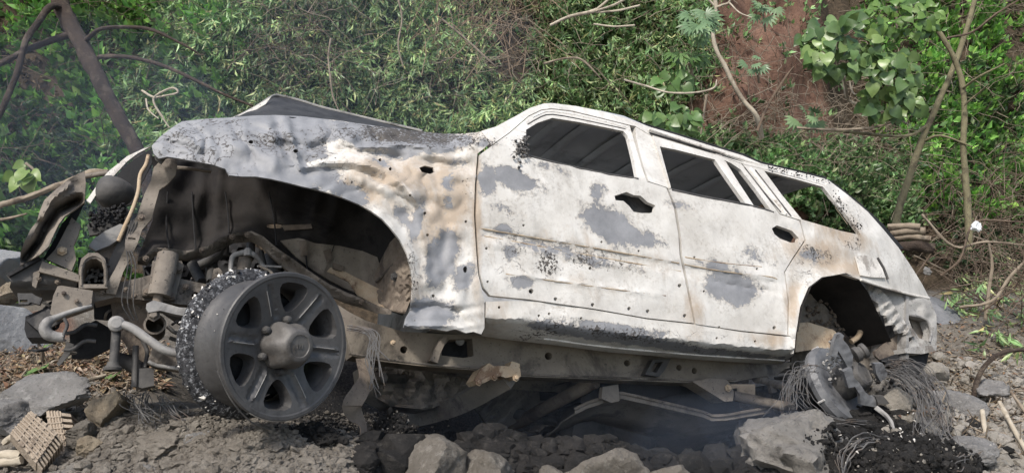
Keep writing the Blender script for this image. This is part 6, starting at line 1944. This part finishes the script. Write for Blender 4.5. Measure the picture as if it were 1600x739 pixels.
def fin_block(label, quad, d, fins, th, face_tilt):
    """a flat tan block whose lower right side is cut into fins; quad = four seen corners of its face"""
    A, B, C_, D_ = [W(x, y, d + dz) for x, y, dz in quad]      # A top left, B top right, C bottom right, D bottom left
    root = empty('ribbed_block', (A + B + C_ + D_) / 4, label, 'block', 'ribbed tan blocks at lower left')
    nrm = (B - A).cross(D_ - A).normalized()
    if nrm.dot(CF) > 0: nrm = -nrm
    vs = [A, B, C_, D_] + [p - nrm * th for p in (A, B, C_, D_)]
    fs = [(0, 1, 2, 3), (7, 6, 5, 4), (0, 4, 5, 1), (1, 5, 6, 2), (2, 6, 7, 3), (3, 7, 4, 0)]
    mesh_obj('block_face', vs, fs, M['clay'], root, sharp=30)
    for i in range(fins):
        t = (i + .5) / fins
        p = B.lerp(C_, t); q = A.lerp(D_, t)
        e = (p - q).normalized(); s = (C_ - B).normalized() * ((C_ - B).length / fins * .30)
        a0 = p - e * .02 + nrm * .004; a1 = p + e * .030 - nrm * .012
        b0 = a0 - nrm * th * 1.15; b1 = a1 - nrm * th * 1.1
        vs = [a0 - s, a1 - s * .8, b1 - s * .8, b0 - s, a0 + s, a1 + s * .8, b1 + s * .8, b0 + s]
        mesh_obj('fin', vs, [(0, 1, 2, 3), (7, 6, 5, 4), (0, 4, 5, 1), (1, 5, 6, 2), (2, 6, 7, 3), (3, 7, 4, 0)], M['clay'], root, sharp=30)
    # raised criss-cross ribs on the face
    for i in range(1, 8):
        t = i / 8
        p = A.lerp(D_, t) + nrm * .002; q = B.lerp(C_, t) + nrm * .002
        m_ = p.lerp(q, .5) + nrm * .002 + (D_ - A) * .02 * math.sin(i)
        tube('rib', [p, m_, q], .0042, M['clay'], root, 5, 3)
    for i in range(1, 5):
        t = i / 5
        p = A.lerp(B, t) + nrm * .002; q = D_.lerp(C_, min(1, t + .08)) + nrm * .002
        tube('rib', [p, q], .0038, M['clay'], root, 5, 1)
    return root


fin_block('ribbed tan block with criss-cross face leaning at lower left, nearer the left edge', [(48, 641, .02), (90, 676, .0), (56, 723, -.10), (16, 676, -.06)], 2.62, 9, .05, 0)
fin_block('narrower ribbed tan block standing behind the criss-cross one at lower left', [(72, 642, .10), (95, 642, .10), (107, 716, -.02), (84, 722, -.02)], 2.70, 8, .06, 0)
for label, pts, r, mt in (
        ('pale curved root lying over the litter left of the tan rock', [(82, 636, 3.0), (110, 625, 3.02), (128, 608, 3.1), (138, 594, 3.2), (165, 586, 3.25)], .008, 'palebark'),
        ('thick pale stick at the bottom left edge below the ribbed block', [(-10, 712, 2.62), (15, 710, 2.6), (32, 712, 2.6)], .016, 'palebark'),
        ('second pale stick at the bottom left edge', [(-10, 722, 2.58), (20, 722, 2.56), (34, 718, 2.56)], .013, 'palebark'),
        ('pale stub of wood left of the ribbed block', [(8, 690, 2.7), (16, 684, 2.68), (24, 680, 2.66)], .012, 'palebark'),
        ('long pale split stick on the ground at the right edge', [(1562, 628, 3.45), (1580, 662, 3.3), (1600, 698, 3.15), (1615, 722, 3.05)], .010, 'palebark'),
        ('short pale upright stick left of the long split stick', [(1534, 638, 3.4), (1538, 665, 3.3), (1544, 692, 3.2)], .011, 'palebark'),
        ('pale stick lying under the right rocks', [(1500, 690, 3.15), (1530, 684, 3.2), (1560, 680, 3.25)], .007, 'dry'),
        ('weathered stick behind the long split stick', [(1580, 612, 3.6), (1600, 640, 3.5), (1620, 660, 3.4)], .008, 'dry')):
    tag(tube('stick', wt(pts), r, M[mt], None, 8, 4, .4), label, 'stick', 'loose sticks on the ground')
for i, (label, a, b, dx) in enumerate((('topmost log of the small dry wood stack behind the tail', 1388, 354, 0), ('second log of the dry wood stack behind the tail', 1392, 362, 4), ('third log of the dry wood stack behind the tail', 1396, 371, 8), ('lowest dark log of the wood stack behind the tail', 1404, 384, 6))):
    tag(tube('log', [W(a, b + 2, 5.1), W(a + 24, b - 2 + RNG.uniform(-2, 2), 5.05), W(a + 50 + dx, b + RNG.uniform(-2, 4), 5.0)], .022 if i < 3 else .035, M['dry'] if i < 3 else M['bark'], None, 10, 3, .5), label, 'log', 'dry wood stacked behind the tail')
# crumpled white plastic bag caught in the brush
M['plastic'] = mat_grime('white_plastic', (.62, .64, .66), (.75, .76, .77), None, 9, .35, .1)
q, f = rock_verts(91, 3, 22, .5, .25)
tag(mesh_obj('plastic_bag', q * np.array([.04, .03, .045]) + np.array(W(1524, 354, 4.7)), f, M['plastic'], sharp=25), 'crumpled white plastic bag caught in the brush at the right', 'plastic bag')
q, f = rock_verts(93, 3, 22, .5, .2)
tag(mesh_obj('plastic_bag', q * np.array([.035, .03, .03]) + np.array(W(1448, 424, 4.9)), f, M['rock_grey'], sharp=25), 'grey crumpled scrap lying behind the tail of the car', 'scrap')


def wires(name, label, arcs, n, spread, rad, d_j=.05):
    P_ = []
    for i in range(n):
        base = arcs[i % len(arcs)]
        if RNG.random() < .35: base = base[:max(3, len(base) - 2)]
        k = RNG.normal(0, 1, 3) * spread
        pts = [W(x + k[0] * (.4 + .6 * j / len(base)) + RNG.normal(0, spread * .25), y + k[1] * (.4 + .6 * j / len(base)) + RNG.normal(0, spread * .2), d + RNG.normal(0, d_j) * .4) for j, (x, y, d) in enumerate(base)]
        j3 = Vector(RNG.normal(0, .018, 3))
        pts = [q + j3 * math.sin(3.14 * i2 / max(1, len(pts) - 1)) for i2, q in enumerate(pts)]
        pts = [q + Vector(RNG.normal(0, .0035, 3)) for q in smooth_path(pts, 3)]
        P_.append(tube_data(pts, rad * RNG.uniform(.6, 1.2), 4, 3))
    v, f = merge(P_)
    return tag(mesh_obj(name, v, f, M['wire']), label, 'wire', kind='stuff')


wires('wire_tangle', 'burnt steel wires hanging in loops left of the rear hub', [[(1262, 572, 3.3), (1250, 590, 3.25), (1252, 620, 3.2), (1272, 648, 3.15), (1310, 660, 3.1), (1350, 668, 3.1)], [(1280, 575, 3.3), (1246, 584, 3.25), (1240, 615, 3.2), (1236, 650, 3.1), (1215, 690, 3.0)],
      [(1250, 580, 3.3), (1238, 610, 3.2), (1228, 640, 3.15), (1200, 665, 3.1), (1190, 700, 3.0)]], 30, 9, .0016)
wires('wire_tangle', 'burnt steel wires drooping right of the rear hub', [[(1385, 575, 3.4), (1410, 572, 3.35), (1440, 590, 3.3), (1462, 620, 3.2), (1468, 655, 3.1), (1455, 690, 3.0)], [(1380, 580, 3.4), (1420, 585, 3.3), (1452, 615, 3.2), (1470, 650, 3.1), (1490, 690, 3.0)],
      [(1395, 572, 3.4), (1430, 600, 3.3), (1448, 640, 3.2), (1445, 680, 3.1), (1465, 705, 3.0)]], 56, 13, .0016)
wires('wire_tangle', 'arched black wires at the bottom edge under the rear hub', [[(1318, 745, 2.7), (1322, 710, 2.72), (1345, 692, 2.75), (1375, 690, 2.78), (1410, 700, 2.8)], [(1470, 745, 2.75), (1480, 725, 2.75), (1500, 712, 2.8), (1530, 712, 2.85)]], 26, 5, .0024)
wires('wire_tangle', 'fine burnt wires on the ground left of the front wheel base', [[(200, 615, 2.85), (215, 640, 2.8), (250, 655, 2.72)], [(230, 612, 2.85), (225, 640, 2.75), (235, 660, 2.7)], [(250, 620, 2.85), (270, 640, 2.75), (290, 655, 2.65)]], 30, 8, .0018)
# white flakes of burnt glass and ash by the embers
fl = []
for i in range(170):
    a, b = RNG.normal(1410, 46), RNG.normal(696, 18)
    p = ground_pt(a, b, 2.3) if i % 3 else W(a, b, 2.72 + RNG.uniform(-.05, .1))
    s = min(.006, RNG.gamma(1.5, .002) + .0015)
    fl.append(lathe_data(p + Vector((0, 0, .01)), Vector(RNG.normal(0, 1, 3)), [(.0005, -s * .3), (s, 0), (.0005, s * .2)], 5, lambda a, h: 1 + .5 * math.sin(a * 3 + h * 900)))
v, f = merge(fl)
tag(mesh_obj('ash_flakes', v, f, M['whitemetal']), 'white and greenish flakes scattered over the charred mound', 'ash', kind='stuff')
# one glowing ember
m = NT('ember', .9)
m.b.inputs['Base Color'].default_value = (.3, .05, .01, 1)
m.b.inputs['Emission Color'].default_value = (1, .25, .04, 1)
m.b.inputs['Emission Strength'].default_value = 2
q, f = rock_verts(95, 2, 12, .4, .1)
tag(mesh_obj('ember', q * .0055 + np.array(W(1153, 706, 2.98)), f, m.m), 'tiny glowing orange ember in the dark under the tail', 'ember')
# ------------------------------------------------------------------ thin blue smoke still rising from the wreck
def smoke_mat(name, dens, scale):
    m = bpy.data.materials.new(name)
    m.use_nodes = True
    t = m.node_tree; n = t.nodes
    n.remove(n['Principled BSDF'])
    v = n.new('ShaderNodeVolumePrincipled')
    v.inputs['Color'].default_value = (.58, .70, .92, 1)
    v.inputs['Anisotropy'].default_value = .1
    v.inputs['Density'].default_value = dens
    t.links.new(v.outputs[0], n['Material Output'].inputs['Volume'])
    return m


def puff(name, label, c, r, dens, seed):
    v, f = ico(4)
    k = 1 + .35 * fbm(v[:, 0] * 1.3 + seed, v[:, 1] * 1.3, v[:, 2] * 1.3, 3)
    o = mesh_obj(name, v * k[:, None] * np.array(r) + np.array(c), f, smoke_mat('smoke_' + str(seed), dens, 1), loc=c)
    return tag(o, label, 'smoke', 'thin blue smoke', 'stuff')


puff('smoke', 'thin blue smoke drifting over the thicket at the left', W(140, 240, 4.3), (1.0, .32, .75), .13, 1)
puff('smoke', 'thin blue smoke drifting over the thicket above the bonnet', W(520, 110, 4.6), (1.3, .32, .75), .09, 2)
puff('smoke', 'blue smoke low under the tail of the car', W(1130, 690, 2.95), (.40, .22, .17), .17, 3)
puff('smoke', 'faint blue smoke curling up from the dark ground under the tail', W(1180, 660, 2.9), (.22, .14, .24), .12, 4)
puff('smoke', 'faint smoke under the middle of the car', W(850, 640, 3.15), (.8, .3, .2), .035, 5)
